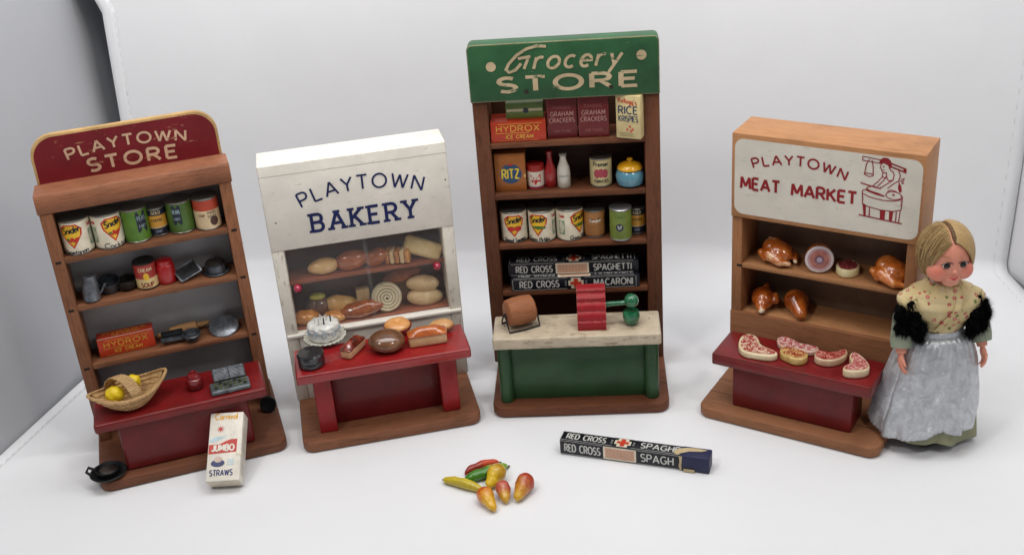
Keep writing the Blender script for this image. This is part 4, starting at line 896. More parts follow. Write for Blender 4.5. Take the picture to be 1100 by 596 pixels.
mb = MB(); prof = [(0, 0), (-.0006, .0050), (.0006, .0092), (.0022, .0100), (.0020, .0160), (.0040, .0190), (.0056, .0197), (.0054, .0252), (.0076, .0282), (.0094, .0288), (.0092, .0338), (.0118, .0366), (.0140, .0372), (.0140, .0410), (.0160, .0425), (.0260, .0425), (.0270, .0410), (.0270, 0)]
mb.prism([(p[0], p[1]) for p in prof][::-1], -.0153, .0153, RB, .0007, Matrix(((0, 0, 1, 0), (1, 0, 0, 0), (0, 1, 0, 0), (0, 0, 0, 1)))); mb.build('body', rt)
GB = glaze('1d6b45', '195c3c', '247a50', rough=.25, bump=.1)
mb = MB(); mb.tube([(.0150, .014, .0235), (.024, .014, .0240), (.033, .013, .0250), (.042, .012, .0265)], [.0030, .0026, .0026, .0034], GB, 14); o = mb.build('crank', rt)
mb = MB(); mb.lathe([(0, -.0075), (.004, -.0066), (.0072, -.003), (.0078, .0005), (.0070, .004), (.0045, .0068), (0, .0078)], GB, 28, Matrix.Translation((.0425, .0125, .0272))); mb.build('ball', o)
mb = MB(); mb.lathe([(0, 0), (.0050, 0), (.0078, .003), (.0092, .0080), (.0092, .0125), (.0082, .0152), (0, .0158)], GB, 32, Matrix.Translation((.0420, .0120, .0002))); mb.build('cup', rt)

# ------------------------------------------------------------------ bread and cakes
TAN = glaze('c08c4c', 'e0b476', 'ecca92', sc=45, rough=.4, coat=.2, p=(.3, .5, .7)); TAND = glaze('a35e24', 'd08c40', 'e3b266', sc=60, rough=.25, coat=.5)
BRN = glaze('7a3a16', 'a45626', 'bd7434', sc=60, rough=.18, coat=.8); RBR = glaze('8a4528', 'ad6138', 'bf7644', sc=50, rough=.25, coat=.5)
CRUMB = glaze('cfae7c', 'e0c394', 'ecd6ac', sc=70, rough=.55, coat=0); CRUST = glaze('9c4a1c', 'b9642a', 'cd8240', sc=50, rough=.2, coat=.6)
GP = 'breads and cakes of the bakery stand'
def food(name, n, x, y, z, fn, label, cat, rot=(0, 0, 0), grp=GP, vox=None, it=4):
    mb = MB(); fn(mb); o = mb.build(name, loc=wp(n, x, y, z), rot=(rot[0], rot[1], ry(n) + rot[2]), mods=remesh(vox, it) if vox else ())
    tag(o, label, cat, grp)
    if n == 'B' and z > .0965: o.scale = (1.16,) * 3; o.location.z += .0008
    return o
def loafy(mb, L, W, H, side, top, lip=.0006, sub=0):
    """tin loaf: straight sides and a domed top crust"""
    mb.box(-L / 2, L / 2, -W / 2, W / 2, 0, H * .62, side, .0022, seg=3)
def crust(o, L, W, H, mat, amp=.0005):
    mb = MB(); bm = bmesh.new(); bmesh.ops.create_cube(bm, size=1); bmesh.ops.subdivide_edges(bm, edges=bm.edges[:], cuts=7, use_grid_fill=True)
    for v in bm.verts:
        x, y, z = v.co * 2; 
        r = max(abs(x), abs(y)); f = 1 - .10 * (max(0, z) ** 2); dome = (1 - x ** 4) * (1 - y ** 2 * .9)
        q = Vector((x * L / 2 * f * 1.03, y * W / 2 * f * 1.04, H * .58 + (z + 1) / 2 * H * .12 + (max(0, z)) * dome * H * .30))
        k = (abs(x) ** 6 + abs(y) ** 6) ** (1 / 6); q.x /= max(1, k ** .5) ; q.y /= max(1, k ** .5)
        q += Vector((0, 0, 1)) * amp * noise.noise(q * 260); v.co = q
    bmesh.ops.recalc_face_normals(bm, faces=bm.faces[:]); mb.addbm(bm, mat); return mb.build('crust', o, ang=70)
# behind the glass, upper shelf
ZU, ZL = .1552, .0984
food('bread_roll', 'B', -.0465, .1140, ZU + .0075, lambda mb: mb.ell((0, 0, 0), (.0150, .0085, .0078), TAN, amp=.0012, fr=90, sub=4), 'pale oval bread roll at the left end of the upper glass case shelf', 'bread roll', (0, -.12, 0))
food('bread_loaf', 'B', -.0150, .1145, ZU + .0095, lambda mb: mb.ell((0, 0, 0), (.0165, .0090, .0096), RBR, amp=.0014, fr=80, sub=4, seed=2), 'reddish brown oval loaf next to the pale roll on the upper glass case shelf', 'loaf', (0, -.15, 0))
food('bread_loaf', 'B', .0125, .1150, ZU + .0085, lambda mb: (mb.ell((0, 0, 0), (.0130, .0085, .0086), BRN, amp=.0012, fr=110, sub=4, seed=4),), 'glossy dark brown roll in the middle of the upper glass case shelf', 'bread roll', (0, -.1, .1))
def sliced(mb):
    for i in range(5): mb.box(-.0125 + i * .0050, -.0080 + i * .0050, -.007, .007, .0002 * i, .0135, CRUMB if i % 2 else TAND, .0016, seg=3)
food('sliced_bread', 'B', .0365, .1120, ZU, sliced, 'glossy golden brown sliced loaf on the upper glass case shelf, left of the cream slab', 'loaf', (0, -.03, -.35))
food('bread_slab', 'B', .0640, .1125, ZU + .0120, lambda mb: mb.box(-.0185, .0185, -.0050, .0050, -.0085, .0085, glaze('c9ab6c', 'd9bf86', 'e3cd98', sc=50, rough=.45, coat=.1), .0042, seg=4), 'rectangular cream coloured bread tilted at the right end of the upper glass case shelf', 'bread', (radians(-20), radians(24), -.1))
# lower shelf
food('bread_bun', 'B', -.0720, .1120, ZL + .0065, lambda mb: (mb.ell((-.002, 0, 0), (.0125, .0090, .0072), TAND, amp=.0014, fr=120, sub=4, seed=5)), 'orange brown glazed bun at the lower left corner of the glass case', 'bun')
food('yellow_squash', 'B', -.0585, .1215, ZL + .0250, lambda mb: mb.ell((0, 0, 0), (.0080, .0045, .0036), glaze('7d8a1c', 'b0a82a', 'c9bb3c', rough=.3), amp=.0006, fr=150), 'small yellow green oval fruit behind the birthday cake candles in the glass case', 'fruit', (0, 0, .1))
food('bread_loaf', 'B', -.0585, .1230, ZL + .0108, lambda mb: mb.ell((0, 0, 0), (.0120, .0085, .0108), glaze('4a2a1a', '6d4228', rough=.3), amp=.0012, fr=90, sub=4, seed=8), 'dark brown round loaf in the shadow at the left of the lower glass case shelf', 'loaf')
food('bread_loaf', 'B', -.0345, .1230, ZL + .0100, lambda mb: (mb.ell((0, 0, 0), (.0180, .0085, .0100), glaze('b98a48', 'd9ac66', 'e6c080', sc=45, rough=.4, coat=.2), amp=.0016, fr=90, sub=4, seed=6)), 'long tan loaf behind the glossy brown roll on the lower glass case shelf', 'loaf', (0, .18, 0))
food('bread_cube', 'B', -.0080, .1265, ZL, lambda mb: mb.box(-.0065, .0065, -.005, .005, 0, .0215, CRUMB, .0016, seg=3), 'upright pale cream bread block left of the spiral roll', 'bread', (0, 0, .05))
food('bread_loaf', 'B', -.0120, .1090, ZL + .0070, lambda mb: (mb.ell((0, 0, 0), (.0235, .0085, .0080), BRN, amp=.0014, fr=90, sub=4, seed=9), ), 'long glossy dark brown roll at the front of the lower glass case shelf', 'bread roll', (0, -.08, 0))
food('bread_bun', 'B', -.0420, .1075, ZL + .0045, lambda mb: (mb.ell((0, 0, 0), (.0120, .0070, .0050), TAND, amp=.0012, fr=110, sub=4, seed=12), ), 'low brown bun half hidden behind the birthday cake and the glossy roll', 'bun', (0, .1, 0))
SW = glaze('cbbd98', 'ddd2b2', 'e6dec4', sc=70, rough=.5, coat=0)
def swirl(mb):
    Mr = Matrix.Rotation(pi / 2, 4, 'X')
    mb.lathe([(0, -.005), (.0128, -.005), (.0145, -.0035), (.0148, 0), (.0145, .0035), (.0128, .0055), (0, .0050)], SW, 40, Mr)
    pts = []; N = 150
    for i in range(N): a = 2 * pi * 4.3 * i / N; r = .0008 + .0128 * i / N; pts.append((r * cos(a), -.0056, r * sin(a)))
    mb.tube(pts, .00125, SW, 8)
    mb.ell((0, -.0066, 0), (.001, .0006, .001), plain('3a1c12'), sub=2)
food('spiral_roll', 'B', .0175, .1140, ZL + .0150, swirl, 'round cream coloured spiral roll standing in the lower glass case', 'cake', (radians(-12), 0, 0))
food('bread_loaf', 'B', .0590, .1160, ZL + .0140, lambda mb: (mb.ell((0, 0, .0085), (.0165, .0085, .0085), CRUMB, amp=.0010, fr=80), mb.ell((.002, -.001, -.0055), (.0180, .0090, .0090), CRUMB, amp=.0012, fr=80, seed=2)), 'pale double decked loaf at the right end of the lower glass case', 'loaf', (0, .1, 0), vox=.0007)
food('bread_loaf', 'B', .0385, .1270, ZL + .0330, lambda mb: (mb.ell((0, 0, 0), (.0200, .0065, .0072), RBR, amp=.0010, fr=80, sub=4, seed=3)), 'long reddish brown roll stacked high behind the spiral roll', 'bread roll', (0, -.14, 0))
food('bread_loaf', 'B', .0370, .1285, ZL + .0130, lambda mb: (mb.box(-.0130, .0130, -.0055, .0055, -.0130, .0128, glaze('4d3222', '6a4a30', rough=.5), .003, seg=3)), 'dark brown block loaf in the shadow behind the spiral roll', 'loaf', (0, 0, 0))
# counter B
ZB = .0950
ICW = glaze('c9c9c4', 'dcdcd6', rough=.35)
rt = empty('birthday_cake', wp('B', -.0568, .0725, ZB + .0013), rot=(0, 0, ry('B'))); tag(rt, 'white birthday cake with blue icing swirls and little candles on a fluted dish', 'cake', GP)
mb = MB()
def dish(a, b):
    t = 2 * pi * a; r = .0125 + .0110 * b; fl_ = .0007 * sin(t * 18) * b; return ((r + fl_) * cos(t), (r + fl_) * sin(t), .0006 + .0026 * b ** 1.5 + .0004 * sin(t * 18) * b)
mb.grid(110, 8, dish, glaze('b9b8aa', 'd3d2c6', rough=.3), closed=True); mb.lathe([(0, 0), (.0135, 0), (.0135, .0012), (0, .0012)], ICW, 40); mb.build('plate', rt, mods=(('SOLIDIFY', dict(thickness=.0009)),))
for i in range(30):
    pass
mb = MB(); pts = [dish(i / 140, 1) for i in range(141)]
for i in range(0, 140, 5): mb.tube([Vector(pts[i]) + Vector((0, 0, .0006)), Vector(pts[min(140, i + 3)]) + Vector((0, 0, .0006))], .00045, pewter('33383a', .5), 6)
mb.build('dish_rim', rt)
mb = MB(); bm = bmesh.new(); bmesh.ops.create_icosphere(bm, subdivisions=5, radius=1)
for v in bm.verts:
    p = v.co.copy(); a = atan2(p.y, p.x); rr = hypot(p.x, p.y); k = (abs(p.z) ** 5 + rr ** 5) ** .2; p /= k
    v.co = Vector((p.x * .0172, p.y * .0165, .0112 + p.z * .0098)) + v.co.normalized() * (.0008 * noise.noise(p * 6) + .0006 * abs(sin(a * 5 + p.z * 4)))
mb.addbm(bm, ICW); cake = mb.build('cake', rt, ang=70)
mb = MB(); BLI = glaze('7fa3b8', '94b6c6', rough=.35)
for k in range(5):
    a0 = -pi / 2 + (k - 2) * .62; pts = []
    for i in range(26):
        t = 2 * pi * 1.35 * i / 25; r = .0042 * (1 - i / 34); u = a0 + r * cos(t) / .016; z = .0115 + r * sin(t); pts.append((.0178 * cos(u), .0171 * sin(u), z))
    mb.tube(pts, .00042, BLI, 6)
mb.build('icing', cake)
random.seed(9)
for x, y in ((-.0085, -.002), (-.002, .003), (.004, .0005), (.0085, -.003), (-.0045, -.008), (.001, -.007)):
    mb = MB(); mb.tube([(x, y, .019), (x + .0003, y, .0285)], .0008, plain('d5d5d0' if random.random() < .5 else '2c3440', .4), 8); mb.tube([(x + .0003, y, .0284), (x + .0004, y, .0300)], .0003, plain('222222'), 5); mb.build('candle', rt)
BLKG = glaze('17171a', '222226', rough=.3)
o = lathe_obj('cake_tin', 'B', -.0742, .0215, ZB, [(0, 0), (.0125, 0), (.0138, .001), (.0140, .0060), (.0136, .0066), (.0142, .0072), (.0144, .0135), (.0128, .0155), (.004, .0162), (0, .0170)], BLKG, 'round glossy black cake at the left end of the red bench', 'cake', GP, wob=.012)
o = food('iced_loaf', 'B', -.0290, .0345, ZB, lambda mb: loafy(mb, .0330, .0130, .0165, glaze('c99a72', 'd8ae88', rough=.45, coat=.1), None), 'small oblong loaf with a glossy reddish brown top, set diagonally on the red bench', 'loaf', (0, 0, .95))
crust(o, .0330, .0132, .0165, glaze('4a1810', '7a2a1a', '9c4a34', sc=90, rough=.12, coat=1))
food('chocolate_cake', 'B', .0070, .0285, ZB + .0093, lambda mb: mb.ell((0, 0, 0), (.0170, .0150, .0098), glaze('5a3c28', '70492f', '855a3c', sc=50, rough=.2, coat=.6), amp=.0012, fr=70, sub=4, fn=lambda q: Vector((q.x, q.y, max(q.z, -.0090)))), 'glossy round chocolate brown cake at the front middle of the red bench', 'cake')
rt = empty('cream_tart', wp('B', .0225, .0620, ZB), rot=(0, 0, ry('B'))); tag(rt, 'round golden topped tart with a red fluted rim at the back of the red bench', 'tart', GP)
mb = MB(); mb.grid(96, 8, lambda a, b: ((.0108 + .0045 * b + .0006 * sin(2 * pi * a * 24)) * cos(2 * pi * a), (.0108 + .0045 * b + .0006 * sin(2 * pi * a * 24)) * sin(2 * pi * a), .0004 + .0085 * b), glaze('8a1f1c', 'a83226', rough=.4), closed=True); mb.lathe([(0, 0), (.0110, 0), (.0110, .0008), (0, .0008)], plain('8a1f1c'), 30); mb.build('tart_shell', rt)
mb = MB(); mb.ell((0, 0, .0090), (.0145, .0140, .0065), glaze('cf8a4a', 'dfa468', 'e8b880', sc=60, rough=.35, coat=.3), amp=.0010, fr=90, sub=4, fn=lambda q: q - Vector((0, 0, .0035 * math.exp(-(q.x ** 2 + q.y ** 2) / .00001)) if q.z > 0 else (0, 0, 0))); mb.build('filling', rt)
o = food('bread_loaf', 'B', .0505, .0285, ZB, lambda mb: loafy(mb, .0405, .0160, .0200, glaze('cda474', 'd8b488', 'e2c49c', sc=60, rough=.5, coat=0), None), 'large tin loaf with an orange brown crust on the right of the red bench', 'loaf', (0, 0, -.02))
crust(o, .0410, .0168, .0200, CRUST)
food('biscuit', 'B', .0690, .0500, ZB + .0060, lambda mb: mb.ell((0, 0, 0), (.0115, .0085, .0050), glaze('c08a55', 'cfa06c', rough=.4, coat=.2), amp=.0008, fr=90, sub=4), 'flat round tan biscuit behind the large crusty loaf', 'biscuit')

# ------------------------------------------------------------------ meat
SKIN = glaze('8f4410', 'c96c28', 'e29c58', sc=85, rough=.16, coat=1, bump=.8, p=(.32, .52, .70)); SKIND = glaze('7d340c', 'b0561c', 'cc7a38', sc=70, rough=.14, coat=1, bump=.6, p=(.32, .52, .70))
SKINC = glaze('9c4a14', 'bb662a', 'ddb88c', sc=70, rough=.18, coat=.8, p=(.35, .56, .66))
GM = 'meats of the butcher stand'; ZM1, ZM2, ZMC = .1414, .0824, .0768
def cap(mb, a, b, ra, rb, mat, n=8):
    a, b = Vector(a), Vector(b); bm = bmesh.new(); mb.tube([a.lerp(b, i / n) for i in range(n + 1)], [ra + (rb - ra) * i / n for i in range(n + 1)], mat, 14); mb.ell(a, (ra,) * 3, mat, sub=2); mb.ell(b, (rb,) * 3, mat, sub=2)
def fowl(mb, s=1, mat=SKIN):
    mb.ell((0, 0, .0105 * s), (.0165 * s, .0125 * s, .0105 * s), mat, sub=4, amp=.001, fr=90)
    mb.ell((-.006 * s, 0, .0125 * s), (.0110 * s, .0110 * s, .0095 * s), mat)
    for q in (-1, 1):
        cap(mb, (-.002 * s, q * .0105 * s, .0095 * s), (.0125 * s, q * .0095 * s, .0065 * s), .0062 * s, .0042 * s, mat); cap(mb, (.0125 * s, q * .0095 * s, .0065 * s), (.0195 * s, q * .0040 * s, .0060 * s), .0036 * s, .0020 * s, mat)
        cap(mb, (-.0110 * s, q * .0115 * s, .009 * s), (-.003 * s, q * .0140 * s, .006 * s), .0036 * s, .0028 * s, mat)
def bones(o, pts, mat=None):
    for p, r in pts: mb = MB(); mb.ell(p, (r * 1.3, r, r), mat or glaze('c9a888', 'e0ccb0', rough=.4), amp=r * .4, fr=300, sub=3); mb.build('bone_end', o)
o = food('roast_chicken', 'D', -.0530, .1170, ZM1, lambda mb: fowl(mb, 1.12, SKINC), 'orange brown roast chicken with flaked pale patches at the left end of the upper shelf', 'roast chicken', (0, .05, -.45), GM, vox=.00075, it=3)
bones(o, (((.0212, .0042, .007), .0020), ((.0206, -.0045, .007), .0020), ((-.0175, .005, .0185), .0022)))
mb = MB()
Mh = Matrix.Rotation(radians(90), 4, 'X')
mb.lathe([(0, -.0150), (.0060, -.0145), (.0110, -.0110), (.0142, -.004), (.0150, .002), (.0146, .0075)], SKIN, 40, Mh)
o = mb.build('ham_joint', loc=wp('D', -.0065, .1140, ZM1 + .0148), rot=(radians(-6), 0, ry('D') + .32), ang=60); tag(o, 'cut ham joint showing its white rimmed pink face in the middle of the upper shelf', 'ham', GM)
mb = MB(); fat = glaze('bfb0b2', 'd3c8c8', rough=.3); pk = glaze('8a4438', 'a55a48', 'b87862', sc=80, rough=.25)
prof = [(.0146, .0074), (.0148, .0084), (.0136, .0092), (.0122, .0092)]; mb.lathe(prof, fat, 40, Mh); mb.lathe([(.0122, .0092), (.0098, .0095)], glaze('9c7078', 'b58a8c', rough=.25), 40, Mh)
mb.lathe([(.0098, .0095), (.0052, .0097)], pk, 40, Mh); mb.lathe([(.0052, .0097), (.0028, .0099)], glaze('5a2a38', '6f3a48', rough=.2), 40, Mh); mb.lathe([(.0028, .0099), (0, .0101)], glaze('8a7a98', 'a595a8', rough=.2), 30, Mh)
mb.build('cut_face', o)
o = food('roast_turkey', 'D', .0690, .1160, ZM1, lambda mb: (fowl(mb, 1.18, SKIN)), 'shiny roast turkey with folded legs at the right end of the upper shelf', 'roast turkey', (0, .06, -.55), GM, vox=.0008, it=3)
bones(o, (((.0228, .0046, .0071), .0024), ((.0220, -.0049, .0071), .0024)))
def roast3(mb):
    mb.ell((0, 0, .0115), (.0150, .0125, .0115), SKIND, sub=4, amp=.0012, fr=80); cap(mb, (-.0115, .006, .0165), (-.0135, .0075, .0195), .0045, .0030, SKIND); cap(mb, (.009, -.004, .008), (.0155, -.006, .0055), .0080, .0048, SKIND); cap(mb, (.010, .011, .012), (.0060, .0120, .0170), .0045, .0030, SKIND)
o = food('roast_duck', 'D', -.0675, .1160, ZM2, roast3, 'smooth brown roast bird with a white bone end at the left of the lower shelf', 'roast duck', (0, 0, -.95), GM, vox=.0008, it=3)
bones(o, (((.0175, -.0068, .0060), .0032),))
def ham4(mb): cap(mb, (-.004, .002, .0125), (.0130, -.006, .0075), .0125, .0068, SKIND); mb.ell((-.006, .003, .0125), (.0140, .0130, .0125), SKIND, sub=4, amp=.001, fr=70)
o = food('smoked_ham', 'D', -.0285, .1160, ZM2, ham4, 'plain glossy brown ham leg tapering to the right on the lower shelf', 'ham', (0, .02, -.55), GM, vox=.0008, it=3)
# steaks: traced outlines, each a cream slab with a marbled red face
def smooth(P, it=2):
    for _ in range(it):
        Q = []
        for i in range(len(P)):
            a, b = Vector(P[i]), Vector(P[(i + 1) % len(P)]); Q += [tuple(a.lerp(b, .25)), tuple(a.lerp(b, .75))]
        P = Q
    return P
@cached
def meatf(seed, red, fatc):
    t = NT('marbled_meat'); co = t.coords((1, 1, 1)); n = t.noise(co, 130 + seed * 12, 3, .6, 1.2)
    t.l(t.ramp(n, [(.36, fatc), (.43, red), (.50, red), (.54, fatc), (.60, fatc), (.66, red)]), t.b.inputs['Base Color']); t.rough(.22); t.b.inputs['Coat Weight'].default_value = .6; t.bump(n, .4, .0006); return t.m
FAT = glaze('cbb28a', 'dcc8a2', 'e6d6b6', sc=60, rough=.35, coat=.25, bump=.3)
def steak(P, th, label, ysc=1, y0=0, ins=.80, red='9c2e2c', fatc='dcb8a4', z=ZMC, fat=FAT, seed=0, tilt=0, redshift=(0, 0), yc=None):
    P = [(p[0] / 1000, y0 + (p[1] / 1000 - y0) * ysc) for p in P]; cx = sum(p[0] for p in P) / len(P); cy = sum(p[1] for p in P) / len(P)
    Q = smooth([(p[0] - cx, p[1] - cy) for p in P]); mb = MB(); mb.prism(Q, 0, th, fat, min(.0018, th * .28), seg=4)
    o = mb.build('steak', loc=wp('D', cx, cy, z), rot=(tilt, 0, ry('D'))); tag(o, label, 'steak', GM)
    # inset meat face (polygon offset towards the middle of the outline)
    n = len(Q); I = []
    ar = sum(Q[i][0] * Q[(i + 1) % n][1] - Q[(i + 1) % n][0] * Q[i][1] for i in range(n)); sg = 1 if ar > 0 else -1
    for i in range(n):
        a = Vector(Q[i - 2]); b = Vector(Q[(i + 2) % n]); d = (b - a).normalized(); nn = Vector((-d.y, d.x)) * sg; k = .0024 * (.75 + .5 * noise.noise(Vector((i * .35, seed, 0)))) / .8 * ins
        I.append(tuple(Vector(Q[i]) + nn * k))
    mb = MB(); bm = bmesh.new(); f = bm.faces.new([bm.verts.new((p[0], p[1], th + .0004)) for p in I]); bmesh.ops.triangulate(bm, faces=[f]); mb.addbm(bm, meatf(seed, red, fatc)); mb.build('meat_face', o); return o
steak([(-61.9, 27.9), (-65.2, 41.6), (-61.5, 50.8), (-52.5, 51.7), (-46.1, 45.7), (-40.5, 35.2), (-30.5, 31.2), (-19.3, 27.8), (-16.4, 20.8), (-24.3, 14.3), (-37.9, 13.2), (-49.6, 12.1), (-58.0, 18.9)], .0072, 'comma shaped chop with a thick cream edge, leftmost on the red butcher counter', fatc='e2c8b0', ins=1.15, seed=1)
steak([(-29.4, 53.2), (-29.0, 60.4), (-21.3, 63.7), (-11.0, 59.3), (-3.3, 55.2), (7.7, 57.0), (16.1, 55.3), (17.1, 48.4), (9.8, 40.9), (-2.9, 43.6), (-13.3, 40.9), (-23.2, 42.7)], .0060, 'pale pink marbled long steak at the back of the red butcher counter', red='a8484c', fatc='e0c4b8', ins=.7, seed=2, fat=glaze('c49a86', 'd3b0a0', rough=.35, coat=.3))
steak([(-18.5, 32.4), (-16.9, 38.7), (-8.7, 40.1), (0.5, 40.1), (9.6, 36.7), (12.7, 30.0), (10.1, 21.5), (1.7, 17.7), (-7.3, 21.0), (-14.8, 23.6)], .0085, 'thick yellowish steak stacked in two layers at the front middle of the red butcher counter', red='8d2a20', fatc='d3aa72', ins=.8, seed=3, fat=glaze('b5904a', 'cfae6a', 'dcc488', sc=80, rough=.3, coat=.4))
steak([(16.4, 38.8), (17.1, 46.7), (22.6, 45.5), (30.9, 47.1), (35.7, 51.4), (38.5, 56.5), (41.7, 60.1), (45.4, 56.1), (47.0, 48.1), (44.0, 38.7), (36.9, 30.1), (26.3, 27.3), (18.3, 31.1)], .0082, 'crescent shaped steak with a deep red face on the red butcher counter', ins=.7, seed=4, red='8c2024', fatc='c88474', fat=glaze('c4a080', 'd6b898', rough=.35, coat=.3))
steak([(50.6, 42.8), (49.1, 52.4), (52.7, 56.1), (59.4, 52.9), (68.9, 44.0), (74.1, 35.3), (74.8, 27.8), (67.8, 19.9), (57.8, 16.1), (51.7, 17.3), (50.7, 24.3), (54.9, 32.2), (54.9, 38.2)], .0090, 'kidney shaped chop with a pink fatty face, rightmost on the red butcher counter', ins=.75, seed=5, red='a33a3c', fatc='e2b8ac')
steak([(11.2, 112.8), (10.2, 124.2), (13.2, 124.6), (18.8, 130.8), (24.1, 132.8), (33.3, 125.9), (36.2, 114.7), (30.5, 105.3), (18.9, 103.1)], .0092, 'thick pale yellow steak standing beside the cut ham on the upper shelf', ins=.95, seed=6, red='6d1a22', fatc='a04a50', z=ZM1, fat=glaze('cfc290', 'dccfa0', rough=.35, coat=.3))

# ------------------------------------------------------------------ peppers and pears on the cloth
@cached
def fruitm(a, b, ang, sc_=60, lo=-.01, hi=.01):
    t = NT('painted_fruit'); co = t.n('ShaderNodeTexCoord'); sp = t.n('ShaderNodeSeparateXYZ'); t.l(co.outputs['Object'], sp.inputs[0])
    mr = t.n('ShaderNodeMapRange'); t.l(sp.outputs[ang], mr.inputs[0]); mr.inputs[1].default_value = lo; mr.inputs[2].default_value = hi
    n = t.noise(co.outputs['Object'], 120, 4, .6); ad = t.n('ShaderNodeMath', operation='MULTIPLY_ADD'); t.l(n, ad.inputs[0]); ad.inputs[1].default_value = .8; ad.inputs[2].default_value = -.4
    s = t.n('ShaderNodeMath', operation='ADD'); t.l(mr.outputs[0], s.inputs[0]); t.l(ad.outputs[0], s.inputs[1])
    c = t.ramp(s.outputs[0], [(.3, a), (.7, b)]); sp_ = t.noise(co.outputs['Object'], 420, 3, .7)
    c = t.mix(t.ramp(sp_, [(.66, (0, 0, 0)), (.72, (.8, .8, .8))]), c, tuple(v * .35 for v in lin(a)[:3]))
    t.l(c, t.b.inputs['Base Color']); t.rough(.3); t.b.inputs['Coat Weight'].default_value = .25; t.bump(n, .3, .0006); return t.m
def pod(name, p0, p1, R, mat, label, cat, bend=.002, prof=None, stem=None, grp='fruit and peppers on the cloth'):
    """p0,p1 world points of the two ends on the cloth; R max radius"""
    a, b = Vector((p0[0], p0[1], 0)), Vector((p1[0], p1[1], 0)); L = (b - a).length; yaw = atan2(b.y - a.y, b.x - a.x)
    mb = MB(); N = 18; pts = []; rad = []
    for i in range(N + 1):
        t = i / N; r = prof(t) * R; pts.append((-L / 2 + L * t, bend * sin(pi * t), r * 1.0 + .0002 + .0012 * (1 - min(1, r / R)))); rad.append(max(r, .0003))
    mb.tube(pts, rad, mat, 22)
    for i, v in enumerate(mb.V): q = noise.noise(Vector(v) * 130 + Vector((p0[0] * 900, 0, 0))); q2 = noise.noise(Vector(v) * 330); mb.V[i] = (v[0] + q2 * R * .05, v[1] * (1 + .16 * q + .05 * q2), v[2] * (1 + .10 * q + .05 * q2))
    o = mb.build(name, loc=((a.x + b.x) / 2, (a.y + b.y) / 2, 0), rot=(0, 0, yaw), ang=70, mods=(('SUBSURF', dict(levels=1, render_levels=1)),)); tag(o, label, cat, grp)
    if stem: mb = MB(); mb.tube([Vector(pts[0 if stem < 0 else -1]) + Vector((stem * q, 0, 0)) for q in (-.002, .0015)], [.0013, .0009], plain('4a3a1c', .7), 8); mb.build('stem', o)
    return o
pp = lambda t: (max(0, 1 - abs(2 * t - 1) ** 2.6) ** .5) * (1 - .25 * t) + .03
pe = lambda t: (max(0, 1 - abs(2 * t - 1) ** 4.6) ** .5) * (.80 + .20 * cos(pi * max(0, min(1, (t - .20) * 1.5)))) + .02
pod('chili_pepper', (-.0640, .9860), (-.0275, 1.0030), .0046, fruitm('8d2410', 'c4441c', 0), 'slim orange red chili pepper lying behind the green pepper on the cloth', 'pepper', .003, pp, 1)
pod('chili_pepper', (-.0645, .9730), (-.0190, .9950), .0064, fruitm('3f7a1c', '79a82c', 0), 'slim bright green pepper on the white cloth', 'pepper', -.002, pp, 1)
pod('chili_pepper', (-.0850, .9775), (-.0455, .9545), .0052, fruitm('b09a1a', 'd3bb24', 1), 'slim yellow pepper at the left of the fruit pile on the cloth', 'pepper', .001, lambda t: sin(pi * (.08 + .84 * t)) ** .45, -1)
pod('toy_pear', (-.0275, .9800), (-.0395, .9580), .0098, fruitm('b98c10', 'd9b520', 0), 'plain yellow pear touching the green pepper on the cloth', 'pear', 0, pe, None)
pod('toy_pear', (-.0262, .9560), (-.0228, .9330), .0080, fruitm('b5503c', 'c99a2c', 0, lo=-.012, hi=.018), 'pear blushed pinkish purple, between the yellow pear and the orange pear on the cloth', 'pear', 0, pe, None)
pod('toy_pear', (-.0465, .9470), (-.0345, .9215), .0084, fruitm('c2541c', 'd9a51c', 0, lo=-.018, hi=.012), 'orange and yellow pear nearest the front edge of the fruit pile on the cloth', 'pear', 0, pe, None)
pod('toy_pear', (.0005, .9610), (-.0125, .9345), .0094, fruitm('a83a1c', 'cfa028', 0, lo=-.016, hi=.022), 'red and yellow pear lying apart at the right of the fruit pile on the cloth', 'pear', 0, pe, None)

# ------------------------------------------------------------------ doll
DX, DYW, DYAW = .4140, 1.000, .02      # base centre, facing the camera and a little to picture right
dl = None
SKN = None
def skinmat():
    t = NT('doll_vinyl'); co = t.n('ShaderNodeTexCoord'); out = None
    base = lin('d99079')[:3]; c = tuple(base); cur = None
    for (px, py, pz, r) in ((-.0140, -.0200, .1950, .0095), (.0140, -.0200, .1950, .0095)):
        d = t.n('ShaderNodeVectorMath', operation='DISTANCE'); t.l(co.outputs['Object'], d.inputs[0]); d.inputs[1].default_value = (px, py, pz)
        mr = t.n('ShaderNodeMapRange'); t.l(d.outputs['Value'], mr.inputs[0]); mr.inputs[1].default_value = r; mr.inputs[2].default_value = r * .2; mr.inputs[3].default_value = 0; mr.inputs[4].default_value = .8
        cur = t.mix(mr.outputs[0], cur if cur is not None else c, 'd2624e')
    t.l(cur, t.b.inputs['Base Color']); t.rough(.42, .4); t.b.inputs['Subsurface Weight'].default_value = .04; t.b.inputs['Subsurface Radius'].default_value = (.004, .002, .001); return t.m
SKN = skinmat()
mb = MB(); HC = Vector((0, -.001, .2040)); HR = (.0226, .0246, .0292)
def headfn(q):
    x, y, z = q.x, q.y, q.z
    if z < 0: k = 1 - .22 * min(1, (-z / .029)) ** 2; x *= k
    if z < -.004 and y < 0: y -= .0006
    return Vector((x, y, z))
mb.ell(HC, HR, SKN, sub=5, fn=headfn)
mb.ell(HC + Vector((0, -.0248, -.0085)), (.0024, .0024, .0022), SKN, sub=3)      # nose
for s in (-1, 1):
    mb.ell(HC + Vector((s * .0115, -.0125, -.0105)), (.0105, .0118, .0110), SKN, sub=3)   # cheeks
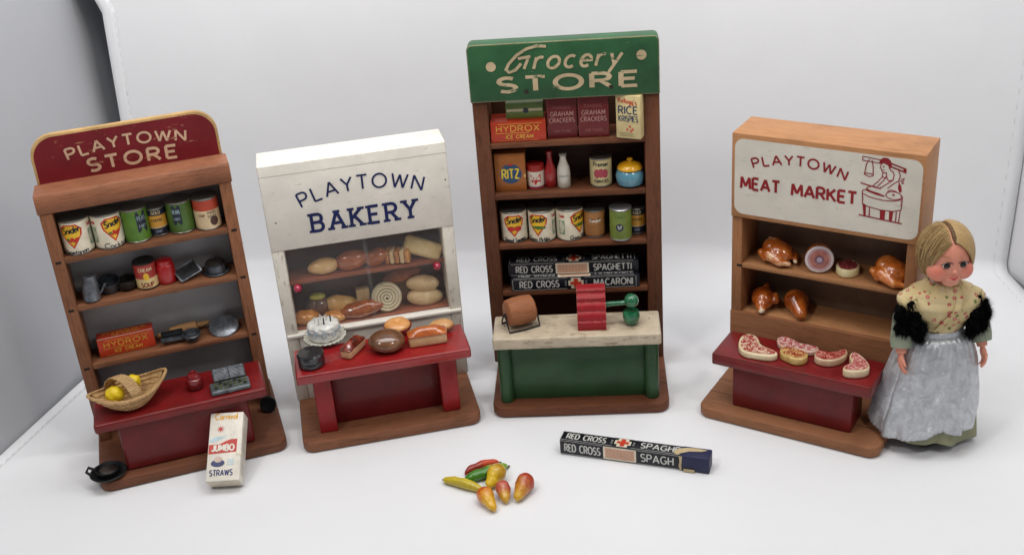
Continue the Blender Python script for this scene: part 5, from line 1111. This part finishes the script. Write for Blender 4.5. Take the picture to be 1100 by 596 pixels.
mb.ell(HC + Vector((0, -.0160, -.0205)), (.0085, .0072, .0060), SKN, sub=3)  # chin
mb.ell(HC + Vector((0, -.0190, -.0165)), (.0078, .0060, .0060), SKN, sub=3)  # mouth mound
mb.tube([(0, 0, .184), (0, 0, .160)], [.0100, .0120], SKN, 20)
mb.ell((0, .002, .135), (.0235, .0150, .0340), SKN, sub=4)
mb.tube([(0, .002, .12), (0, .002, .085)], [.0180, .022], SKN, 20)
for s in (-1, 1): mb.tube([(s * .0110, .002, .095), (s * .0115, .001, .05), (s * .0120, 0, .012)], [.0110, .0085, .0062], SKN, 16)
HANDS = []
def armpts(s): return [Vector((s * .0225, .001, .1535)), Vector((s * .0345, -.003, .1370)), Vector((s * .0390, -.010, .1170)), Vector((s * .0402, -.0150, .1060))]
for s in (-1, 1):
    A_ = armpts(s); mb.tube(A_, [.0085, .0078, .0066, .0048], SKN, 16); mb.ell(A_[0], (.0088,) * 3, SKN, sub=3)
    w0 = A_[-1]; d = (A_[-1] - A_[-2]).normalized(); side_ = Vector((0, -1, 0)); side_ = (side_ - d * side_.dot(d)).normalized(); pn = d.cross(side_)
    pc = w0 + d * .0060; R_ = Matrix((side_, pn, d)).transposed().to_4x4(); R_.translation = pc
    mb.ell((0, 0, 0), (.0050, .0030, .0068), SKN, R_, sub=3)
    for k, (off, ln_, rr) in enumerate(((-.0036, .0085, .00125), (-.0012, .0100, .00135), (.0012, .0094, .0013), (.0035, .0074, .00115))):
        a0 = w0 + d * .0100 + side_ * (-off); inw = pn * s * -1 * .0
        cu = Vector((-s, 0, 0)); cu = (cu - d * cu.dot(d)).normalized()
        p1_ = a0 + d * ln_ * .45 + cu * .0006 + side_ * (-off) * .18; p2_ = p1_ + d * ln_ * .33 + cu * .0018; p3_ = p2_ + d * ln_ * .20 + cu * .0022
        mb.tube([a0 - d * .002, p1_, p2_, p3_], [rr * 1.12, rr * 1.05, rr, rr * .75], SKN, 10); mb.ell(p3_, (rr * .78,) * 3, SKN, sub=2)
    t0 = w0 + d * .0040 + side_ * .0038; t1 = t0 + d * .0040 + side_ * .0030; t2 = t1 + d * .0040 + side_ * .0010 + Vector((-s, 0, 0)) * .0012
    mb.tube([t0 - side_ * .002, t1, t2], [.0017, .0016, .0011], SKN, 10); mb.ell(t2, (.0012,) * 3, SKN, sub=2)
dl = mb.build('doll', loc=(DX, DYW, 0), rot=(0, 0, DYAW), mods=(('REMESH', dict(mode='VOXEL', voxel_size=.00058, use_smooth_shade=True)), ('SMOOTH', dict(iterations=3, factor=.5))))
tag(dl, 'blonde vinyl doll in a flowered shawl and silver grey apron standing beside the butcher stand', 'doll')
# face
for s in (-1, 1):
    ec = HC + Vector((s * .0076, -.0226, -.0015))
    mb = MB(); mb.ell(ec, (.0042, .0020, .0032), plain('d8d0ca', .2), sub=3)
    mb.ell(ec + Vector((0, -.0008, -.0001)), (.0035, .0016, .0030), plain('170b07', .25), sub=3)
    e = mb.build('eye', dl)
    mb = MB(); N = 12   # lashes and upper lid line
    mb.tube([ec + Vector((.0050 * cos(pi * i / N), -.0012 - .0008 * sin(pi * i / N) + (.0012 if i in (0, N) else 0), .0006 + .0030 * sin(pi * i / N))) for i in range(N + 1)], .00045, plain('2a1712', .6), 6)
    for i in range(1, N):
        b_ = ec + Vector((.0048 * cos(pi * i / N), -.0018, .0008 + .0030 * sin(pi * i / N))); mb.tube([b_, b_ + Vector((.0014 * cos(pi * i / N), -.0014, .0010))], [.00016, .00005], plain('2a1712', .6), 4)
    mb.build('eyelashes', e)
    mb = MB(); mb.tube([HC + Vector((s * (.0040 + .0092 * q), -.0244 + .0055 * q * q, .0062 + .0022 * sin(pi * q))) for q in (0, .25, .5, .75, 1)], [.0002, .00035, .0004, .0003, .00015], plain('b07c5c', .7), 6); mb.build('eyebrow', dl)
mb = MB(); lipm = plain('c2404a', .35)
mb.tube([HC + Vector((u * .0046, -.0247 + u * u * .0016, -.0150 + .0009 * u * u)) for u in (-1, -.5, 0, .5, 1)], [.0002, .0007, .0006, .0007, .0002], lipm, 8)
mb.tube([HC + Vector((u * .0036, -.0243 + u * u * .0014, -.0163 + .0010 * u * u)) for u in (-1, -.5, 0, .5, 1)], [.0002, .0008, .0010, .0008, .0002], lipm, 8); mb.build('lips', dl)
# hair: combed from a centre parting to the nape
def hairmat():
    t = NT('blond_hair'); uv = t.n('ShaderNodeTexCoord'); mp = t.n('ShaderNodeMapping'); mp.inputs['Scale'].default_value = (70, 1.6, 1); t.l(uv.outputs['UV'], mp.inputs[0])
    n = t.noise(mp.outputs[0], 3.0, 6, .7, .25); c = t.ramp(n, [(.25, '7d5f38'), (.45, 'ab8a58'), (.62, 'c4a674'), (.8, 'd8be90')])
    t.l(c, t.b.inputs['Base Color']); t.rough(.42, .4); t.b.inputs['Anisotropic'].default_value = .5; t.bump(n, .8, .0012); return t.m
HM = hairmat()
def slerp(a, b, t):
    w_ = a.angle(b); return a * (sin((1 - t) * w_) / sin(w_)) + b * (sin(t * w_) / sin(w_))
mb = MB(); NU, NV = 90, 34
def hair_side(s):
    Q0 = Vector((s * .90, .18, -.62)).normalized()
    def f(a, b):
        el = radians(-52 + 220 * a)   # along the parting: front hairline to nape
        P = Vector((s * .045, -cos(radians(40 + 150 * a)), sin(radians(40 + 150 * a)))).normalized()
        Q = Vector((s * (.90 - .72 * a), -.22 + 1.10 * a, -.80 - .08 * a)).normalized()
        dvec = slerp(P, Q, b)
        fall = sin(pi * min(1, b * 1.05)) 
        r = 1.035 + .030 * fall + (.05 if a > .5 else .05 * a / .5) * fall
        fr = max(0, 1 - a / .12); dvec = (dvec + Vector((s * .10 * fr * sin(pi * b), -.02, .05 * fr * sin(pi * b)))).normalized()
        groove = -.055 * math.exp(-(b / .035) ** 2) * (1 if a > .02 else .4)
        nz = .010 * noise.noise(Vector((a * 46, b * 2.0, s * 5))) + .006 * noise.noise(Vector((a * 110, b * 3, s)))
        r += groove + nz + .10 * max(0, b - .6) ** 1.2 - .04 * max(0, b - .95) / .05
        return (HC.x + dvec.x * HR[0] * r, HC.y + dvec.y * HR[1] * r + .001, HC.z + dvec.z * HR[2] * r)
    return f
for s in (-1, 1): mb.grid(NU, NV, hair_side(s), HM, uv=True)
hr = mb.build('hair', dl, ang=80, mods=(('SOLIDIFY', dict(thickness=.0022, offset=-1)),))
random.seed(3); mb = MB()   # loose hairs lying over the combed surface
for i in range(1700):
    s = random.choice((-1, 1)); f = hair_side(s); a = random.random() ** 1.1; b0 = random.uniform(.02, .5); b1 = min(1, b0 + random.uniform(.25, .6)); o_ = random.uniform(.0002, .0009) if random.random() < .9 else random.uniform(.001, .0024); pts = []
    for k in range(7):
        p = Vector(f(min(1, a + .01 * sin(k)), b0 + (b1 - b0) * k / 6)); pts.append(p + (p - HC).normalized() * o_)
    mb.tube(pts, .00013, plain(random.choice(('8d6f46', 'b0905c', 'c9ae7c', 'a58452', '7a5c36')), .5), 3)
mb.build('loose_strands', hr)
mb = MB(); mb.tube([HC + Vector((.0004, -cos(radians(38 + 12 * k)) * HR[1] * 1.0, sin(radians(38 + 12 * k)) * HR[2] * 1.0)) for k in range(10)], [.0009] + [.0023] * 8 + [.0008], plain('5d4226', .7), 8); mb.build('parting', hr)
mb = MB(); mb.ell(HC + Vector((0, .0270, -.0150)), (.0150, .0100, .0120), HM, amp=.002, fr=160, sub=4); mb.build('bun', hr)
# collar, shawl
def floral():
    t = NT('flowered_cloth'); co = t.coords(); v = t.n('ShaderNodeTexVoronoi'); v.inputs['Scale'].default_value = 165; t.l(co, v.inputs['Vector'])
    sp = t.n('ShaderNodeSeparateColor'); t.l(v.outputs['Color'], sp.inputs[0]); nz = t.noise(co, 300, 3, .6)
    ad = t.n('ShaderNodeMath', operation='MULTIPLY_ADD'); t.l(nz, ad.inputs[0]); ad.inputs[1].default_value = .34; t.l(v.outputs['Distance'], ad.inputs[2])
    spot = t.ramp(ad.outputs[0], [(.46, (1, 1, 1)), (.52, (0, 0, 0))]); sel = t.ramp(sp.outputs[0], [(.60, (0, 0, 0)), (.62, (1, 1, 1))]); sel2 = t.ramp(sp.outputs[1], [(.60, (0, 0, 0)), (.62, (1, 1, 1))])
    n = t.noise(co, 60, 3, .6); cl = t.ramp(n, [(.3, 'bda878'), (.7, 'cfbd92')])
    m1 = t.n('ShaderNodeMath', operation='MULTIPLY'); t.l(spot, m1.inputs[0]); t.l(sel, m1.inputs[1]); m2 = t.n('ShaderNodeMath', operation='MULTIPLY'); t.l(spot, m2.inputs[0]); t.l(sel2, m2.inputs[1])
    c = t.mix(m2.outputs[0], cl, '6f7a45'); rose = t.ramp(ad.outputs[0], [(.20, 'e3c0b4'), (.30, 'c4706a'), (.42, 'a8524e')]); c = t.mix(m1.outputs[0], c, rose)
    t.l(c, t.b.inputs['Base Color']); t.rough(.9, .2); t.bump(t.noise(co, 900, 2, .5), .4, .0003); return t.m
FLO = floral(); LACE = plain('d8d0cc', .8)
mb = MB(); mb.grid(80, 10, lambda a, b: ((.0108 + .0040 * b + .0007 * sin(2 * pi * a * 22) * b) * cos(2 * pi * a), (.0112 + .0040 * b + .0007 * sin(2 * pi * a * 22) * b) * sin(2 * pi * a) - .001, .1765 - .0050 * b), LACE, closed=True); mb.build('lace_collar', dl, mods=(('SOLIDIFY', dict(thickness=.0006)),))
def shawl(off):
    def f(a, b):
        t = 2 * pi * a; z = .1760 - .0560 * b
        prof = [(0, .0125), (.10, .0175), (.25, .0270), (.42, .0360), (.60, .0345), (.8, .0280), (1.0, .0225)]
        for (q0, r0), (q1, r1) in zip(prof, prof[1:]):
            if b <= q1 + 1e-9: k = (b - q0) / (q1 - q0); k = k * k * (3 - 2 * k); rx = r0 + (r1 - r0) * k; break
        ryy = rx * (.92 - .30 * min(1, b * 2.2)) + .0015
        fold = .0009 * sin(t * 5 + 2.0 * b + 1) * b + .0007 * noise.noise(Vector((cos(t) * 3, sin(t) * 3, b * 5)))
        x, y = (rx * (1 + .16 * sin(pi * min(1, b * 1.25))) + fold + off) * cos(t), (ryy + fold + off) * sin(t)
        return (x, y, z + .005 * abs(cos(t)) ** 2 * (b > .0) * min(1, b * 3) * (1 if b < .5 else 2 - 2 * b))
    return f
mb = MB(); mb.grid(96, 30, shawl(0), FLO, closed=True); sh_ = mb.build('shawl', dl, ang=80, mods=(('SOLIDIFY', dict(thickness=.0008)),))
mb = MB()    # crossing V edge of the shawl on the chest
fs = shawl(.0013)
def vband(a, b):   # from the right shoulder at the neck down to the left waist
    q = b; th_ = radians(-62 - 46 * q); aa = (th_ / (2 * pi)) % 1; p = Vector(fs(aa, .03 + .80 * q)); w_ = (a - .5) * .0065; return (p.x + w_, p.y - .0005 + abs(w_) * .06, p.z + w_ * .25)
mb.grid(6, 30, vband, FLO); mb.build('shawl_fold', sh_, mods=(('SOLIDIFY', dict(thickness=.0009)),))
# sleeves
OLV = fabric('8f8f74', rough=.85, st=.5); OLV2 = fabric('99957a', rough=.85, st=.5); SLV = fabric('8d9482', rough=.85, st=.5)
for s in (-1, 1):
    A_ = armpts(s); P = [A_[0], A_[1], A_[2], A_[2].lerp(A_[3], .55)]; mb = MB(); mb.tube(P, [.0112, .0122, .0110, .0098], SLV, 26); mb.ell(A_[0], (.0112, .0108, .0108), SLV, sub=4); mb.build('sleeve', dl)
# black fluffy trim over the upper arms
FUR = plain('060608', .9, 0, .1)
random.seed(11)
for s in (-1, 1):
    mb = MB(); cs = [Vector((s * .0350, -.004, .1560)), Vector((s * .0410, -.0070, .1490)), Vector((s * .0430, -.0090, .1390)), Vector((s * .0415, -.0130, .1290)), Vector((s * .0225, -.0215, .1370)), Vector((s * .0260, -.0210, .1290)), Vector((s * .0320, -.0120, .1570)), Vector((s * .0255, -.0185, .1430)), Vector((s * .0300, -.0110, .1490)), Vector((s * .0395, -.0080, .1400)), Vector((s * .0380, -.0150, .1310)), Vector((s * .0290, -.0190, .1330)), Vector((s * .0240, -.0200, .1215)), Vector((s * .0345, .0090, .1400))]
    rs = [.0100, .0120, .0125, .0110, .0100, .0105, .0110, .0110, .0120, .0130, .0120, .0110, .0090, .0135]
    base_ = list(zip(cs, rs)); cs, rs = [], []
    for q in range(38):
        (a_, ra_), (b_, rb_) = random.sample(base_, 2); k_ = random.random(); cs.append(a_.lerp(b_, k_)); rs.append((ra_ + (rb_ - ra_) * k_) * random.uniform(.75, .95))
    for c_, r_ in zip(cs, rs): mb.ell(c_, (r_ * .52, r_ * .5, r_ * .52), FUR, amp=.0020, fr=300, sub=3)
    for i in range(8000):
        c_, r_ = random.choice(list(zip(cs, rs))); dv = Vector((random.gauss(0, 1), random.gauss(0, 1), random.gauss(0, 1))).normalized(); p = c_ + dv * r_ * .48; q = (dv + Vector((random.uniform(-.8, .8), random.uniform(-.8, .8), random.uniform(-.9, .5)))).normalized()
        L_ = random.uniform(.0035, .0075) * (1.9 if random.random() < .02 and s > 0 else 1); e_ = p + q * L_ + Vector((0, 0, -.0004)); sd = q.cross(Vector((.3, .5, .8))).normalized() * .00028
        mb.add([p - sd, p + sd, e_], [(0, 1, 2)], FUR)
    mb.build('fur_trim', dl, ang=180)
# skirt and apron
def skirtp(off, zt, zb, folds, amp, wide=1.0):
    def f(a, b):
        t = 2 * pi * a; q = b; z = zt + (zb - zt) * b
        r = .0205 + (.0295) * (q ** .42) * wide; fo = amp * q * (sin(t * folds + .7) + .4 * sin(t * (folds * 1.7) + 2) + .5 * noise.noise(Vector((cos(t) * 2.4, sin(t) * 2.4, q * 1.5))))
        fr = max(0, -sin(t))
        x = (r + fo + off) * cos(t) * 1.0 - .0045 * q; y = (r * .80 + fo + off) * sin(t)
        return (x, y, z)
    return f
mb = MB()
base_sk = skirtp(0, .121, .0075, 9, .0026)
def skl(a, b):
    x, y, z = base_sk(a, b); t = 2 * pi * a; z += b ** 6 * (.0075 * max(0, cos(t - pi)) ** 2 + .0025 * sin(3 * t + .5) + .002); return (x, y, z)
mb.grid(150, 46, skl, OLV, closed=True); mb.build('skirt', dl, ang=80, mods=(('SOLIDIFY', dict(thickness=.0007)),))
def brocade():
    t = NT('silver_brocade'); co = t.coords(); n = t.noise(co, 95, 5, .7, .8); n2 = t.noise(co, 340, 3, .6); v = t.n('ShaderNodeTexVoronoi', feature='SMOOTH_F1'); v.inputs['Scale'].default_value = 110; t.l(co, v.inputs['Vector'])
    ad = t.n('ShaderNodeMath', operation='MULTIPLY_ADD'); t.l(n2, ad.inputs[0]); ad.inputs[1].default_value = .5; t.l(v.outputs['Distance'], ad.inputs[2])
    fm = t.ramp(ad.outputs[0], [(.30, (.6, .6, .6)), (.40, (0, 0, 0))])
    c = t.ramp(n, [(.3, 'a0a2a8'), (.5, 'b8bbc0'), (.7, 'cfd2d6')]); c = t.mix(fm, c, 'e6e8ea')
    t.l(c, t.b.inputs['Base Color']); t.b.inputs['Metallic'].default_value = .45; t.b.inputs['Sheen Weight'].default_value = .2
    rr = t.n('ShaderNodeMapRange'); t.l(n, rr.inputs[0]); rr.inputs[3].default_value = .22; rr.inputs[4].default_value = .48; t.l(rr.outputs[0], t.b.inputs['Roughness'])
    ad2 = t.n('ShaderNodeMath', operation='ADD'); t.l(n, ad2.inputs[0]); t.l(n2, ad2.inputs[1]); t.bump(ad2.outputs[0], .5, .0006); return t.m
BRO = brocade(); ap_sk = skirtp(.0016, .121, .0075, 9, .0026)
def apron(a, b):
    ang = (1.5 * pi + radians(-98 + (172 - 26 * b) * a)) / (2 * pi); q = b * (.90 + .05 * sin(a * 7) - .045 * max(0, (a - .55)) * 2 - .06 * (1 - a) ** 3)
    if a > .80: q -= .035 * b
    x, y, z = ap_sk(ang % 1, q); fold = .0088 * q ** .7 * abs(sin(a * 9.3 + .7 * sin(a * 5 + q) + .5)) ** .7; r = Vector((x, y, 0)).normalized(); w_ = .0005 * sin(a * 170) * max(0, b - .96) * 25
    fold += .0005 * (1 + sin(a * 95)) * max(0, 1 - q * 2.2) + .0009 * noise.noise(Vector((a * 9, q * 7, 2)))
    return (x + r.x * (fold + .0006 + w_), y + r.y * (fold + .0006 + w_), z)
mb = MB(); mb.grid(140, 50, apron, BRO); ap = mb.build('apron', dl, ang=80, mods=(('SOLIDIFY', dict(thickness=.0006)),))
mb = MB(); mb.grid(80, 8, lambda a, b: ((.0232 + .0007 * sin(pi * b)) * cos(2 * pi * a), (.0195 + .0007 * sin(pi * b)) * sin(2 * pi * a), .1265 - .0095 * b), BRO, closed=True); mb.build('waistband', ap, mods=(('SOLIDIFY', dict(thickness=.0006)),))
BT = plain('23211f', .4)
for s in (-1, 1): mb = MB(); mb.ell((s * .0120, -.0170, .0042), (.0088, .0160, .0046), BT, sub=4, fn=lambda q: Vector((q.x, q.y, max(q.z, -.0040)))); mb.build('shoe', dl)
